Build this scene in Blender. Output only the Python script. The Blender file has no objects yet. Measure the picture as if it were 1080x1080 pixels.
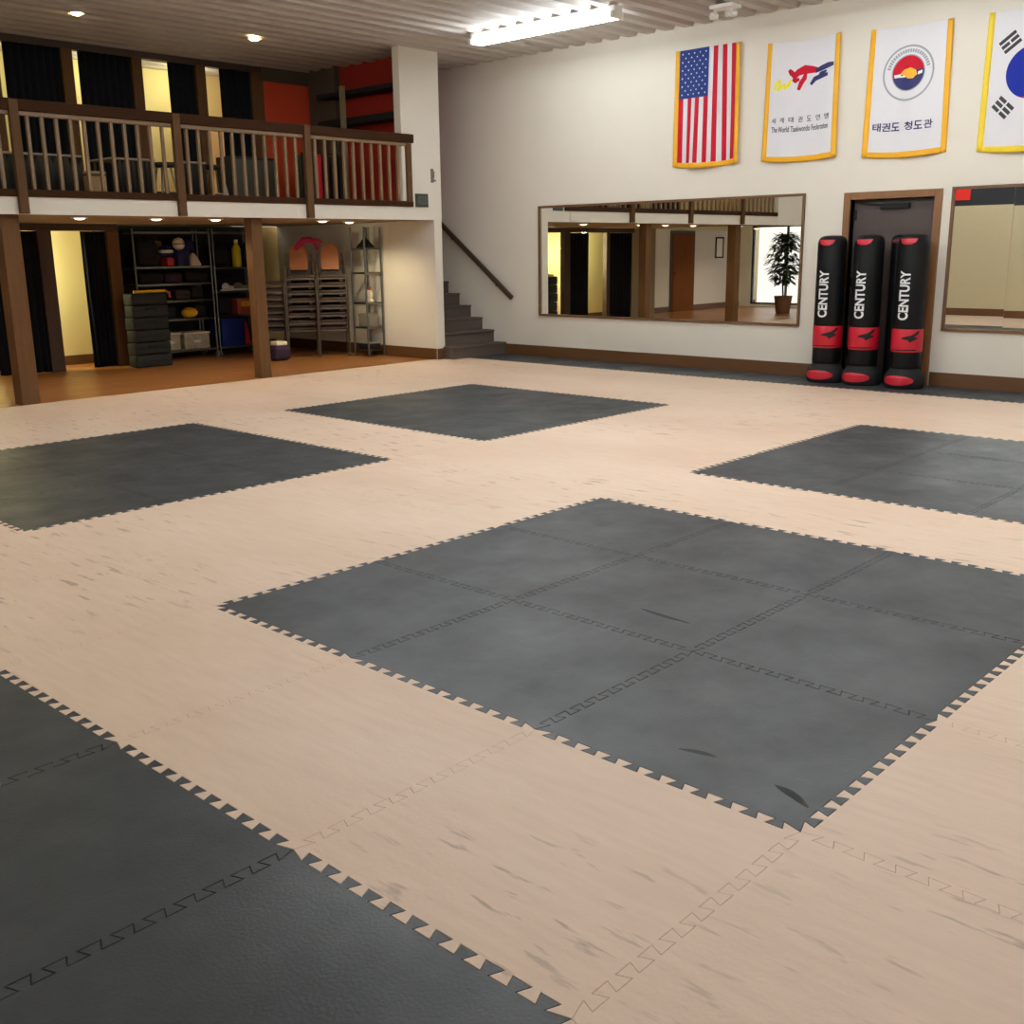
import bpy, bmesh, math, random
from math import pi, sin, cos, radians
from mathutils import Vector, Matrix
random.seed(7)
SC = bpy.context.scene
COL = SC.collection

# ------------------------------------------------------------------ materials
def lin(h):
    def f(c):
        c /= 255.0
        return c / 12.92 if c <= 0.04045 else ((c + 0.055) / 1.055) ** 2.4
    return (f(h[0]), f(h[1]), f(h[2]), 1.0)

def mat(name, rgb, rough=0.6, metal=0.0, noise=0.0, nscale=8.0, stretch=(1, 1, 1), bump=0.0, bscale=40.0, spec=0.5, coat=0.0, emit=None, estr=0.0):
    m = bpy.data.materials.new(name); m.use_nodes = True
    nt = m.node_tree; b = nt.nodes['Principled BSDF']
    b.inputs['Base Color'].default_value = lin(rgb)
    b.inputs['Roughness'].default_value = rough
    b.inputs['Metallic'].default_value = metal
    b.inputs['Specular IOR Level'].default_value = spec
    b.inputs['Coat Weight'].default_value = coat
    if emit:
        b.inputs['Emission Color'].default_value = lin(emit); b.inputs['Emission Strength'].default_value = estr
    if noise or bump:
        tc = nt.nodes.new('ShaderNodeTexCoord'); mp = nt.nodes.new('ShaderNodeMapping')
        mp.inputs['Scale'].default_value = stretch
        nt.links.new(tc.outputs['Object'], mp.inputs['Vector'])
    if noise:
        n = nt.nodes.new('ShaderNodeTexNoise'); n.inputs['Scale'].default_value = nscale; n.inputs['Detail'].default_value = 5
        nt.links.new(mp.outputs[0], n.inputs['Vector'])
        mx = nt.nodes.new('ShaderNodeMix'); mx.data_type = 'RGBA'
        c = lin(rgb)
        mx.inputs[6].default_value = tuple(min(1, x * (1 - noise)) for x in c[:3]) + (1,)
        mx.inputs[7].default_value = tuple(min(1, x * (1 + noise)) for x in c[:3]) + (1,)
        nt.links.new(n.outputs['Fac'], mx.inputs[0]); nt.links.new(mx.outputs[2], b.inputs['Base Color'])
    if bump:
        n2 = nt.nodes.new('ShaderNodeTexNoise'); n2.inputs['Scale'].default_value = bscale; n2.inputs['Detail'].default_value = 4
        nt.links.new(mp.outputs[0], n2.inputs['Vector'])
        bp = nt.nodes.new('ShaderNodeBump'); bp.inputs['Strength'].default_value = bump; bp.inputs['Distance'].default_value = 0.01
        nt.links.new(n2.outputs['Fac'], bp.inputs['Height']); nt.links.new(bp.outputs[0], b.inputs['Normal'])
    return m

def tan_mat():
    m = mat('tan_foam', (222, 190, 160), 0.5, bump=0.08, bscale=60, spec=0.5)
    nt = m.node_tree; b = nt.nodes['Principled BSDF']
    tc = nt.nodes.new('ShaderNodeTexCoord')
    def noise(sc, scale, detail=4, rough=0.5):
        mp = nt.nodes.new('ShaderNodeMapping'); mp.inputs['Scale'].default_value = sc
        nt.links.new(tc.outputs['Object'], mp.inputs['Vector'])
        n = nt.nodes.new('ShaderNodeTexNoise'); n.inputs['Scale'].default_value = scale
        n.inputs['Detail'].default_value = detail; n.inputs['Roughness'].default_value = rough
        nt.links.new(mp.outputs[0], n.inputs['Vector']); return n
    def ramp(src, p0, c0, p1, c1):
        r = nt.nodes.new('ShaderNodeValToRGB'); e = r.color_ramp.elements
        e[0].position = p0; e[0].color = c0; e[1].position = p1; e[1].color = c1
        nt.links.new(src, r.inputs[0]); return r
    W = (1, 1, 1, 1)
    big = ramp(noise((1, .5, 1), 1.1).outputs['Fac'], .3, lin((224, 196, 171)), .7, lin((234, 209, 187)))
    grain = ramp(noise((26, 3.2, 1), 1.0, 6, .65).outputs['Fac'], .30, (.80, .76, .72, 1), .62, W)
    streak = ramp(noise((17, 3.0, 1), 1.3, 3, .55).outputs['Fac'], .335, (.42, .35, .33, 1), .40, W)
    mask = ramp(noise((.6, .45, 1), 1.0, 2).outputs['Fac'], .44, (0, 0, 0, 1), .6, W)
    st2 = nt.nodes.new('ShaderNodeMix'); st2.data_type = 'RGBA'
    st2.inputs[6].default_value = W
    nt.links.new(mask.outputs[0], st2.inputs[0]); nt.links.new(streak.outputs[0], st2.inputs[7])
    out = big.outputs[0]
    for r, f in ((grain.outputs[0], .35), (st2.outputs[2], .62)):
        mx = nt.nodes.new('ShaderNodeMix'); mx.data_type = 'RGBA'; mx.blend_type = 'MULTIPLY'; mx.inputs[0].default_value = f
        nt.links.new(out, mx.inputs[6]); nt.links.new(r, mx.inputs[7]); out = mx.outputs[2]
    nt.links.new(out, b.inputs['Base Color'])
    return m

def black_mat():
    m = mat('black_foam', (62, 65, 68), 0.42, bump=0.12, bscale=90, spec=0.36)
    nt = m.node_tree; b = nt.nodes['Principled BSDF']
    tc = nt.nodes.new('ShaderNodeTexCoord')
    n = nt.nodes.new('ShaderNodeTexNoise'); n.inputs['Scale'].default_value = 2.2; n.inputs['Detail'].default_value = 7; n.inputs['Roughness'].default_value = .62
    nt.links.new(tc.outputs['Object'], n.inputs['Vector'])
    r = nt.nodes.new('ShaderNodeValToRGB'); e = r.color_ramp.elements
    e[0].position = .3; e[0].color = lin((47, 51, 54)); e[1].position = .72; e[1].color = lin((65, 70, 74))
    nt.links.new(n.outputs['Fac'], r.inputs[0]); nt.links.new(r.outputs[0], b.inputs['Base Color'])
    r2 = nt.nodes.new('ShaderNodeMapRange'); r2.inputs[1].default_value = .3; r2.inputs[2].default_value = .7; r2.inputs[3].default_value = .52; r2.inputs[4].default_value = .36
    nt.links.new(n.outputs['Fac'], r2.inputs[0]); nt.links.new(r2.outputs[0], b.inputs['Roughness'])
    return m

def wood_floor():
    m = mat('plank_wood', (150, 86, 40), 0.35, spec=0.4)
    nt = m.node_tree; b = nt.nodes['Principled BSDF']
    tc = nt.nodes.new('ShaderNodeTexCoord')
    br = nt.nodes.new('ShaderNodeTexBrick')
    br.inputs['Color1'].default_value = lin((182, 124, 70)); br.inputs['Color2'].default_value = lin((158, 104, 56)); br.inputs['Mortar'].default_value = lin((84, 46, 22))
    br.inputs['Scale'].default_value = 1.0; br.inputs['Mortar Size'].default_value = .004; br.inputs['Brick Width'].default_value = 1.1; br.inputs['Row Height'].default_value = .09
    nt.links.new(tc.outputs['Object'], br.inputs['Vector'])
    mp = nt.nodes.new('ShaderNodeMapping'); mp.inputs['Scale'].default_value = (2, 30, 1)
    nt.links.new(tc.outputs['Object'], mp.inputs['Vector'])
    n = nt.nodes.new('ShaderNodeTexNoise'); n.inputs['Scale'].default_value = 1.5; n.inputs['Detail'].default_value = 5
    nt.links.new(mp.outputs[0], n.inputs['Vector'])
    r = nt.nodes.new('ShaderNodeValToRGB'); r.color_ramp.elements[0].color = (.7, .65, .6, 1); r.color_ramp.elements[1].color = (1, 1, 1, 1)
    nt.links.new(n.outputs['Fac'], r.inputs[0])
    mx = nt.nodes.new('ShaderNodeMix'); mx.data_type = 'RGBA'; mx.blend_type = 'MULTIPLY'; mx.inputs[0].default_value = .8
    nt.links.new(br.outputs['Color'], mx.inputs[6]); nt.links.new(r.outputs[0], mx.inputs[7]); nt.links.new(mx.outputs[2], b.inputs['Base Color'])
    return m

M = dict(
    tan=tan_mat(), black=black_mat(), plank=wood_floor(),
    sub=mat('subfloor', (30, 28, 27), .9),
    wall=mat('cream_paint', (225, 219, 206), .75, noise=.03, nscale=3, bump=.05, bscale=120, spec=.3),
    ylw=mat('yellow_cream_paint', (230, 216, 158), .8, noise=.03, nscale=2),
    beige=mat('beige_panel', (205, 193, 160), .7, noise=.03),
    olive=mat('grey_olive_paint', (150, 138, 105), .8, noise=.05),
    darkwall=mat('dark_navy_panel', (38, 43, 48), .7),
    red=mat('red_paint', (172, 40, 28), .7, noise=.05),
    orange=mat('orange_red_paint', (214, 74, 36), .7, noise=.05),
    ceil=mat('ceiling_metal', (188, 181, 174), .55, noise=.06, nscale=2, spec=.4),
    oak=mat('oak_trim', (128, 88, 52), .5, noise=.22, nscale=3, stretch=(8, 8, 1)),
    oakh=mat('oak_trim_horizontal', (98, 64, 34), .5, noise=.22, nscale=3, stretch=(1, 1, 10)),
    walnut=mat('dark_walnut', (66, 45, 30), .6, noise=.22, nscale=3, stretch=(6, 6, 1)),
    rail=mat('railing_walnut', (60, 37, 23), .8, noise=.2, nscale=3, stretch=(1, 6, 6), spec=.08),
    bal=mat('baluster_wood', (124, 98, 68), .5, noise=.18, nscale=4, stretch=(6, 6, 1)),
    post=mat('post_wood', (103, 73, 45), .65, noise=.25, nscale=3, stretch=(7, 7, .8), spec=.15),
    frame=mat('mirror_frame_wood', (104, 72, 42), .5, noise=.2, nscale=4),
    mirror=mat('mirror_glass', (236, 236, 230), .0, metal=1.0),
    door=mat('door_brown', (74, 62, 58), .5, noise=.1, nscale=4, stretch=(6, 6, 1)),
    curtain=mat('navy_curtain', (22, 25, 31), .9, noise=.2, nscale=6, spec=.2),
    stair=mat('stair_rubber', (84, 73, 64), .7, noise=.1, nscale=12),
    blk=mat('black_vinyl', (12, 13, 15), .45, noise=.15, nscale=5, spec=.22),
    scuff=mat('scuff_dark', (40, 42, 44), .8),
    blkm=mat('black_matte', (17, 18, 20), .8, noise=.2, nscale=8),
    blkg=mat('black_green_pad', (18, 21, 20), .7, noise=.2, nscale=8),
    crim=mat('crimson_vinyl', (186, 18, 42), .4, noise=.06, nscale=5),
    white=mat('white_print', (226, 228, 230), .6),
    whp=mat('white_plastic', (236, 234, 228), .4),
    cloth=mat('white_satin', (221, 220, 224), .65, noise=.02),
    gold=mat('gold_fringe', (232, 170, 20), .6, noise=.2, nscale=30, stretch=(20, 20, 1)),
    gold2=mat('yellow_fringe', (232, 202, 36), .6, noise=.2, nscale=30, stretch=(20, 20, 1)),
    fred=mat('flag_red', (188, 22, 46), .7, spec=.2), fblue=mat('flag_blue', (38, 58, 124), .7, spec=.2),
    fnavy=mat('flag_navy', (34, 36, 96), .6), fyel=mat('flag_yellow', (238, 226, 40), .6), fora=mat('flag_amber', (236, 176, 40), .6),
    fblk=mat('flag_black', (34, 34, 40), .6), fdark=mat('dark_red_trim', (84, 14, 30), .7), fgrey=mat('flag_grey', (150, 156, 162), .6), froyal=mat('flag_royal', (24, 42, 148), .7, spec=.2),
    chrome=mat('chrome_wire', (118, 118, 110), .28, metal=1.0),
    steel=mat('chair_steel', (112, 100, 90), .4, metal=.8),
    taupe=mat('chair_taupe', (54, 40, 34), .6, noise=.15, nscale=10),
    tanleather=mat('tan_upholstery', (186, 116, 66), .55, noise=.1, nscale=10),
    dkseat=mat('dark_seat', (58, 42, 36), .7, noise=.15),
    tube=mat('fluorescent_tube', (255, 255, 255), .5, emit=(244, 251, 255), estr=34.0),
    lamp=mat('downlight_lens', (255, 240, 210), .5, emit=(255, 222, 160), estr=30.0),
    lampw=mat('soffit_lens', (255, 240, 210), .5, emit=(255, 232, 200), estr=3.0),
    soffit=mat('soffit_tan', (158, 134, 100), .8, noise=.05),
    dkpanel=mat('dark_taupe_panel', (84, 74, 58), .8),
    newel=mat('newel_wood', (92, 66, 42), .7, noise=.18, nscale=4, stretch=(6, 6, 1), spec=.15),
    fix=mat('fixture_white', (240, 238, 232), .4),
    sgrey=mat('plaque_grey', (86, 86, 80), .6),
    grey=mat('grey_plastic', (128, 124, 112), .6), dgrey=mat('dark_grey_plastic', (52, 54, 50), .5),
    navy=mat('navy_fabric', (26, 32, 88), .7, noise=.15), purple=mat('purple_fabric', (52, 30, 58), .8, noise=.15),
    blue=mat('blue_vinyl', (14, 40, 124), .45, noise=.08), tanbag=mat('tan_canvas', (150, 128, 92), .8, noise=.15),
    creamv=mat('cream_vinyl', (240, 230, 204), .6, noise=.08), yelv=mat('yellow_vinyl', (232, 182, 22), .5, noise=.06),
    pink=mat('pink_card', (176, 84, 76), .7, noise=.1), redv=mat('red_plastic', (232, 44, 36), .45, emit=None), magenta=mat('magenta_cloth', (176, 34, 78), .8, noise=.1),
    speck=mat('speckled_bin', (176, 170, 146), .7, noise=.55, nscale=14),
    leaf=mat('ficus_leaf', (40, 62, 30), .6, noise=.3, nscale=3), pot=mat('wicker_pot', (112, 72, 44), .8, noise=.3, nscale=20),
    trunk=mat('ficus_trunk', (90, 66, 44), .8, noise=.2),
    redbrown=mat('red_brown_door', (120, 72, 36), .9, spec=.1, noise=.2, nscale=3, stretch=(6, 6, 1)),
    ltblk=mat('table_cloth_black', (20, 22, 24), .85, noise=.2),
    ltop=mat('table_edge_grey', (140, 132, 118), .5),
)

def glassmat():
    m = bpy.data.materials.new('window_glass'); m.use_nodes = True
    b = m.node_tree.nodes['Principled BSDF']
    b.inputs['Roughness'].default_value = 0; b.inputs['Transmission Weight'].default_value = 1; b.inputs['IOR'].default_value = 1.02
    return m
M['glass'] = glassmat()

# ------------------------------------------------------------------ mesh builder
class MB:
    def __init__(s): s.bm = bmesh.new(); s.mi = 0
    def _new(s, verts, faces):
        vs = [s.bm.verts.new(v) for v in verts]; out = []
        for f in faces:
            try:
                fc = s.bm.faces.new([vs[i] for i in f]); fc.material_index = s.mi; out.append(fc)
            except ValueError: pass
        return vs, out
    def box(s, x0, y0, z0, x1, y1, z1, bev=0.0, seg=2, mtx=None):
        x0, x1 = min(x0, x1), max(x0, x1); y0, y1 = min(y0, y1), max(y0, y1); z0, z1 = min(z0, z1), max(z0, z1)
        v = [(x, y, z) for z in (z0, z1) for y in (y0, y1) for x in (x0, x1)]
        vs, fs = s._new(v, [(0, 2, 3, 1), (4, 5, 7, 6), (0, 1, 5, 4), (2, 6, 7, 3), (0, 4, 6, 2), (1, 3, 7, 5)])
        if bev:
            es = list({e for f in fs for e in f.edges})
            r = bmesh.ops.bevel(s.bm, geom=es, offset=bev, segments=seg, affect='EDGES', profile=.5, material=-1)
            for f in r['faces']: f.material_index = s.mi
            vs = list({v for f in r['faces'] for v in f.verts} | {v for v in vs if v.is_valid})
        if mtx is not None:
            for v in vs: v.co = mtx @ v.co
        return s
    def tube(s, path, r, seg=8, cap=True, rs=None):
        P = [Vector(p) for p in path]; n = len(P); rings = []
        for i, p in enumerate(P):
            t = (P[min(i + 1, n - 1)] - P[max(i - 1, 0)]).normalized()
            a = Vector((0, 0, 1)) if abs(t.z) < .9 else Vector((1, 0, 0))
            e1 = t.cross(a).normalized(); e2 = t.cross(e1)
            rr = rs[i] if rs else r
            rings.append([p + (e1 * cos(2 * pi * k / seg) + e2 * sin(2 * pi * k / seg)) * rr for k in range(seg)])
        vs = [v for ring in rings for v in ring]; fs = []
        for i in range(n - 1):
            for k in range(seg):
                a, b = i * seg + k, i * seg + (k + 1) % seg
                fs.append((a, a + seg, b + seg, b))
        if cap: fs += [tuple(range(seg)), tuple(reversed(range((n - 1) * seg, n * seg)))]
        s._new(vs, fs); return s
    def lathe(s, prof, c=(0, 0, 0), seg=28, a0=0, a1=2 * pi, cap=True):
        full = abs(a1 - a0 - 2 * pi) < 1e-6; m = seg if full else seg + 1; vs = []; fs = []
        for r, z in prof:
            for k in range(m):
                a = a0 + (a1 - a0) * k / seg; vs.append((c[0] + r * cos(a), c[1] + r * sin(a), c[2] + z))
        for i in range(len(prof) - 1):
            for k in range(seg):
                a = i * m + k; b = i * m + (k + 1) % m
                fs.append((a, b, b + m, a + m))
        if full and cap:
            fs.append(tuple(reversed(range(m)))); fs.append(tuple(range((len(prof) - 1) * m, len(prof) * m)))
        s._new(vs, fs); return s
    def ball(s, c, rx, ry=None, rz=None, seg=16, rings=10):
        ry = ry or rx; rz = rz or rx; vs = []; fs = []
        for i in range(1, rings):
            t = pi * i / rings
            for k in range(seg):
                a = 2 * pi * k / seg; vs.append((c[0] + rx * sin(t) * cos(a), c[1] + ry * sin(t) * sin(a), c[2] + rz * cos(t)))
        n = len(vs); vs += [(c[0], c[1], c[2] + rz), (c[0], c[1], c[2] - rz)]
        for i in range(rings - 2):
            for k in range(seg):
                a, b = i * seg + k, i * seg + (k + 1) % seg
                fs.append((a, a + seg, b + seg, b))
        for k in range(seg):
            fs.append((n, k, (k + 1) % seg)); l = (rings - 2) * seg; fs.append((n + 1, l + (k + 1) % seg, l + k))
        s._new(vs, fs); return s
    def prism(s, pts, f0, f1):   # pts 2d; f0/f1 map (a,b)->3d for two caps
        n = len(pts); vs = [f0(a, b) for a, b in pts] + [f1(a, b) for a, b in pts]
        fs = [tuple(reversed(range(n))), tuple(range(n, 2 * n))] + [(i, (i + 1) % n, n + (i + 1) % n, n + i) for i in range(n)]
        s._new(vs, fs); return s
    def surf(s, f, nu, nv, u0=0, u1=1, v0=0, v1=1, mi=None):
        vs = [f(u0 + (u1 - u0) * i / nu, v0 + (v1 - v0) * j / nv) for j in range(nv + 1) for i in range(nu + 1)]
        fs = [(j * (nu + 1) + i, j * (nu + 1) + i + 1, (j + 1) * (nu + 1) + i + 1, (j + 1) * (nu + 1) + i) for j in range(nv) for i in range(nu)]
        s._new(vs, fs); return s
    def poly(s, pts): s._new(pts, [tuple(range(len(pts)))]); return s
    def obj(s, name, mats, parent=None, smooth=False, loc=None, fix=True):
        if fix: bmesh.ops.recalc_face_normals(s.bm, faces=s.bm.faces[:])
        me = bpy.data.meshes.new(name); s.bm.to_mesh(me); s.bm.free()
        for m in (mats if isinstance(mats, (list, tuple)) else [mats]): me.materials.append(m)
        if smooth:
            for p in me.polygons: p.use_smooth = True
            try: me.set_sharp_from_angle(angle=radians(38))
            except Exception: pass
        o = bpy.data.objects.new(name, me); COL.objects.link(o)
        if parent: o.parent = parent
        if loc: o.location = loc
        return o

def tag(o, label=None, cat=None, group=None, kind=None):
    if label: o['label'] = label
    if cat: o['category'] = cat
    if group: o['group'] = group
    if kind: o['kind'] = kind
    return o
def thing(name, label, cat, loc=(0, 0, 0), group=None, rz=0):
    o = bpy.data.objects.new(name, None); COL.objects.link(o); o.location = loc; o.rotation_euler = (0, 0, rz)
    o.empty_display_size = .1
    return tag(o, label, cat, group)
def struct(name, mb, mats, label, cat, parent=None, smooth=False):
    o = mb.obj(name, mats, parent, smooth)
    if parent is None: tag(o, label, cat, kind='structure')
    return o
def kids(o): return [c for c in bpy.data.objects if c.parent is o]
def dup(root, ch, loc, rz=None, label=None):
    r = root.copy(); COL.objects.link(r); r.location = loc
    if rz is not None: r.rotation_euler = (0, 0, rz)
    if label: r['label'] = label
    for c in ch:
        d = c.copy(); COL.objects.link(d); d.parent = r
    return r
def B(*a, **k): return MB().box(*a, **k)

# ------------------------------------------------------------------ key dimensions (metres)
UW = 12.72          # right wall plane (x)
FV = 12.15          # balcony front plane (y)
CZ = 4.466          # underside of the ceiling ribs
BV = 15.0           # upper back wall
LV = 15.52           # lower back screen
EV = 16.3           # wall of the passage behind
XL, YF = -0.5, -3.0
FZ = 2.28           # balcony floor level
SO = 2.09           # soffit under balcony
SU = 11.40          # stair side wall, inner face
CX = 10.80          # left edge of upper end wall

# ------------------------------------------------------------------ floor mats
US = [XL, 0.53, 1.55, 2.585, 3.582, 4.579, 5.576, 6.652, 7.611, 8.571, 9.53, 10.70, 11.863, 12.715]
VS = [YF, -1.9, -.87, .22, 1.283, 2.312, 3.341, 4.370, 5.446, 6.522, 7.531, 8.540, 9.549, 10.42, 11.30, 12.24]
PER = 11
OUTNEG = (2.585, 6.652, 11.863, 1.283, 6.522)
def teeth(a, b, c, vert, flat):
    """jigsaw line from a to b along one axis at constant c on the other"""
    pts = []
    if flat: pts = [(a, 0), (b, 0)]
    else:
        mg = .034; p = (b - a - 2 * mg) / PER; h = .019 * (-1 if round(c, 3) in OUTNEG else 1)
        pts.append((a, 0))
        for k in range(PER):
            s = a + mg + k * p
            pts += [(s + .33 * p, -h), (s + .15 * p, h), (s + .85 * p, h), (s + .67 * p, -h)]
        pts.append((b, 0))
    return [((c + o, t) if vert else (t, c + o)) for t, o in pts]
nu, nv = len(US) - 1, len(VS) - 1
def tile_poly(i, j):
    lo = teeth(US[i], US[i + 1], VS[j], False, j == 0)
    hi = teeth(US[i], US[i + 1], VS[j + 1], False, j + 1 == nv)
    le = teeth(VS[j], VS[j + 1], US[i], True, i == 0)
    ri = teeth(VS[j], VS[j + 1], US[i + 1], True, i + 1 == nu)
    return lo[:-1] + ri[:-1] + list(reversed(hi))[:-1] + list(reversed(le))[:-1]
def is_square(i, j):
    if i == nu - 1: return 'strip'
    if 3 <= i <= 5:
        if 4 <= j <= 6: return 'near'
        if 9 <= j <= 11: return 'left'
    if 7 <= i <= 9:
        if 4 <= j <= 6: return 'right'
        if 9 <= j <= 11: return 'far'
    if i <= 1 and 4 <= j <= 6: return 'corner'
    return None
def add_tile(mb, i, j, T=.025, bv=.0010):
    pts = tile_poly(i, j); n = len(pts); inner = []; edge = []
    for k in range(n):
        (ax, ay), (bx, by), (cx_, cy_) = pts[k - 1], pts[k], pts[(k + 1) % n]
        d1 = Vector((bx - ax, by - ay)).normalized(); d2_ = Vector((cx_ - bx, cy_ - by)).normalized()
        n1, n2 = Vector((-d1.y, d1.x)), Vector((-d2_.y, d2_.x)); m = n1 + n2
        m = m / max(.45, m.dot(n1)) if m.length > 1e-6 else n1      # mitred inset, clamped
        inner.append((bx + m.x * bv, by + m.y * bv)); edge.append((bx + m.x * .0004, by + m.y * .0004))
    bm = mb.bm
    top = [bm.verts.new((x, y, 0)) for x, y in inner]
    rim = [bm.verts.new((x, y, -bv * (1.7 if bv > .002 else 1.0))) for x, y in edge]
    low = [bm.verts.new((x, y, -T)) for x, y in edge]
    f = bm.faces.new(top); f.normal_update()
    bmesh.ops.triangulate(bm, faces=[f], ngon_method='EAR_CLIP')
    for k in range(n):
        q = (k + 1) % n
        bm.faces.new((top[q], top[k], rim[k], rim[q])); bm.faces.new((rim[q], rim[k], low[k], low[q]))
sq = {}
tan = MB()
for i in range(nu):
    for j in range(nv):
        q = is_square(i, j)
        if q is None: add_tile(tan, i, j)
        else: sq.setdefault(q, []).append((i, j))
tag(tan.obj('puzzle_mat', M['tan'], fix=True), 'tan wood-grain foam mat flooring surrounding the black mat squares', 'floor mat')
SQL = dict(near='large black interlocking mat square in front with all four jigsaw edges in tan flooring',
           left='black mat square on tan flooring before the post with the dark curtain',
           right='black mat square on tan flooring in front of the punching bags',
           far='small-looking black mat square on tan flooring nearest the stairs',
           corner='black mat square cut off by the bottom left corner of the photo',
           strip='narrow black mat strip along the base of the flag wall')
for q, tiles in sq.items():
    t = thing('puzzle_mat', SQL[q], 'floor mat', (0, 0, 0))
    for (i, j) in tiles:
        mb = MB(); add_tile(mb, i, j, bv=.0022); mb.obj('mat_tile', M['black'], t)
    if q == 'near':
        for (x, y, l, w, a) in ((2.762, 1.405, .15, .034, 1.174), (2.814, 1.783, .13, .026, 1.818), (3.869, 2.66, .28, .026, 1.4987)):
            mb = MB(); pts = []
            for k in range(14):
                th = 2 * pi * k / 14; rr = 1 + .18 * sin(3 * th + x * 9)
                px, py = cos(th) * l / 2 * rr, sin(th) * w / 2 * rr
                pts.append((x + px * cos(a) - py * sin(a), y + px * sin(a) + py * cos(a)))
            mb.prism(pts, lambda a_, b_: (a_, b_, -.001), lambda a_, b_: (a_, b_, .0004))
            tag(mb.obj('scuff_mark', M['scuff'], t), 'dark scuff mark')

struct('floor', B(-3.2, YF - .2, -.14, UW + .3, 17, -.025), M['sub'], 'dark subfloor under the mats', 'floor')
struct('floor_wood', B(-2.6, 12.242, -.024, SU, 16.4, -.004), M['plank'], 'orange-brown plank floor under the balcony', 'floor')

# ------------------------------------------------------------------ walls, ceiling
DV0, DV1, DZ = 5.10, 6.13, 2.18       # right wall door opening
w = MB()
w.box(UW, YF, -.1, UW + .2, DV0, 4.6); w.box(UW, DV1, -.1, UW + .2, 16.4, 4.6); w.box(UW, DV0, DZ, UW + .2, DV1, 4.6)
w.box(UW + .2, DV0 - .2, -.1, UW + .25, DV1 + .2, DZ + .3)  # unseen backing added behind the door to stop outside light leaking in
struct('wall_right', w, M['wall'], 'cream wall with four hanging flags', 'wall')
struct('wall_left', B(XL - .15, YF, -.1, XL, FV - .02, 2.49), M['beige'], 'beige lower left wall seen in the mirror', 'wall')
struct('wall_left_upper', B(XL - .16, YF, 2.49, XL, FV - .02, 4.6), M['darkwall'], 'dark upper left wall seen in the mirror', 'wall')
struct('wall_front', B(XL - .2, YF - .2, -.1, UW + .2, YF, 4.6), M['wall'], 'cream wall behind the camera', 'wall')
w = B(-2.7, EV, -.1, 11.9, EV + .15, SO)
struct('wall_back_lower', w, M['ylw'], 'pale yellow passage wall under the balcony', 'wall')
struct('wall_back_upper', B(-2.7, EV, SO, 10.55, EV + .15, 4.6), M['ylw'], 'pale yellow passage wall above the balcony', 'wall')
# lobby side wall with window
w = MB(); WV0, WV1 = 12.7, 15.9
w.box(-1.8, 12.0, -.1, -1.6, WV0, 4.6); w.box(-1.8, WV1, -.1, -1.6, 16.4, 4.6); w.box(-1.8, WV0, 2.2, -1.6, WV1, 4.6); w.box(-1.8, WV0, -.1, -1.6, WV1, .06)
struct('wall_lobby', w, M['wall'], 'cream lobby wall with glazed entrance', 'wall')
wf = MB()
for y in (WV0, WV0 + 1.05, WV0 + 2.1, WV1 - .05): wf.box(-1.72, y, .06, -1.66, y + .05, 2.2)
wf.box(-1.72, WV0, .06, -1.66, WV1, .11); wf.box(-1.72, WV0, 2.15, -1.66, WV1, 2.2)
win = wf.obj('window_1', M['dgrey']); tag(win, 'glazed lobby entrance window reflected in the long mirror', 'window', kind='structure')
MB().box(-1.695, WV0 + .02, .08, -1.685, WV1 - .02, 2.18).obj('pane', M['glass'], win)
struct('wall_header', B(-2.7, FV - .02, SO, 3.73, FV + .15, 4.6), M['wall'], 'cream upper wall over the lobby opening', 'wall')
# lobby inner wall pieces (in mirror only)
struct('wall_partition', B(3.55, LV - .02, -.03, 4.5, LV + .1, SO), M['olive'], 'grey partition under the balcony', 'wall')
struct('wall_lobby_back', B(-2.5, EV - .05, -.03, 3.6, EV, SO), M['wall'], 'cream lobby back wall', 'wall')
# upper end wall, stair side wall
struct('wall_end', B(CX, FV, SO, SU + .16, FV + .14, CZ + .1), M['wall'], 'cream upper wall end beside the balcony', 'wall')
w = MB(); w.box(SU, FV + .001, -.1, SU + .155, 16.2, SO + .02)
struct('wall_stair', w, M['wall'], 'cream wall under the balcony beside the stairs', 'wall')
struct('wall_stair_upper', B(SU, FV + .14, SO + .02, SU + .155, 16.2, 4.6), M['red'], 'red painted upper wall behind the shelves', 'wall')
struct('wall_stair_end', B(SU + .155, 15.3, 2.2, UW, 15.45, 4.6), M['wall'], 'landing wall at the head of the stairs', 'wall')
# grey end panel and red back wall upstairs
struct('wall_upper_red', B(10.46, 14.98, FZ, SU, 15.12, 4.27), M['orange'], 'orange-red back wall of the balcony', 'wall')
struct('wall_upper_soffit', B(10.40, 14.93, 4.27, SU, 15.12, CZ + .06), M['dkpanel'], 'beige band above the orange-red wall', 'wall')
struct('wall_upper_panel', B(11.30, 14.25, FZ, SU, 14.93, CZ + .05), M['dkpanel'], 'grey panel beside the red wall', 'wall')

# ceiling: ribbed metal deck, ribs along x
c = MB(); pr = []
y = YF - .1; per = .305
while y < 16.5:
    pr += [(y, CZ), (y + .13, CZ), (y + .165, CZ + .062), (y + .27, CZ + .062)]; y += per
pr.append((y, CZ))
pr += [(y, CZ + .2), (YF - .1, CZ + .2)]
c.prism(pr, lambda a, b: (-2.8, a, b), lambda a, b: (UW + .1, a, b))
struct('ceiling', c, M['ceil'], 'ribbed metal deck ceiling', 'ceiling')

# balcony slab
s = MB(); s.box(3.73, FV + .03, SO, SU, BV + 1.2, FZ)
struct('balcony_floor', s, M['soffit'], 'balcony floor slab with tan soffit', 'balcony')
f = B(3.73, FV - .012, SO, CX + .02, FV + .03, FZ)
struct('balcony_fascia', f, M['wall'], 'cream balcony fascia board', 'balcony')

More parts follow.
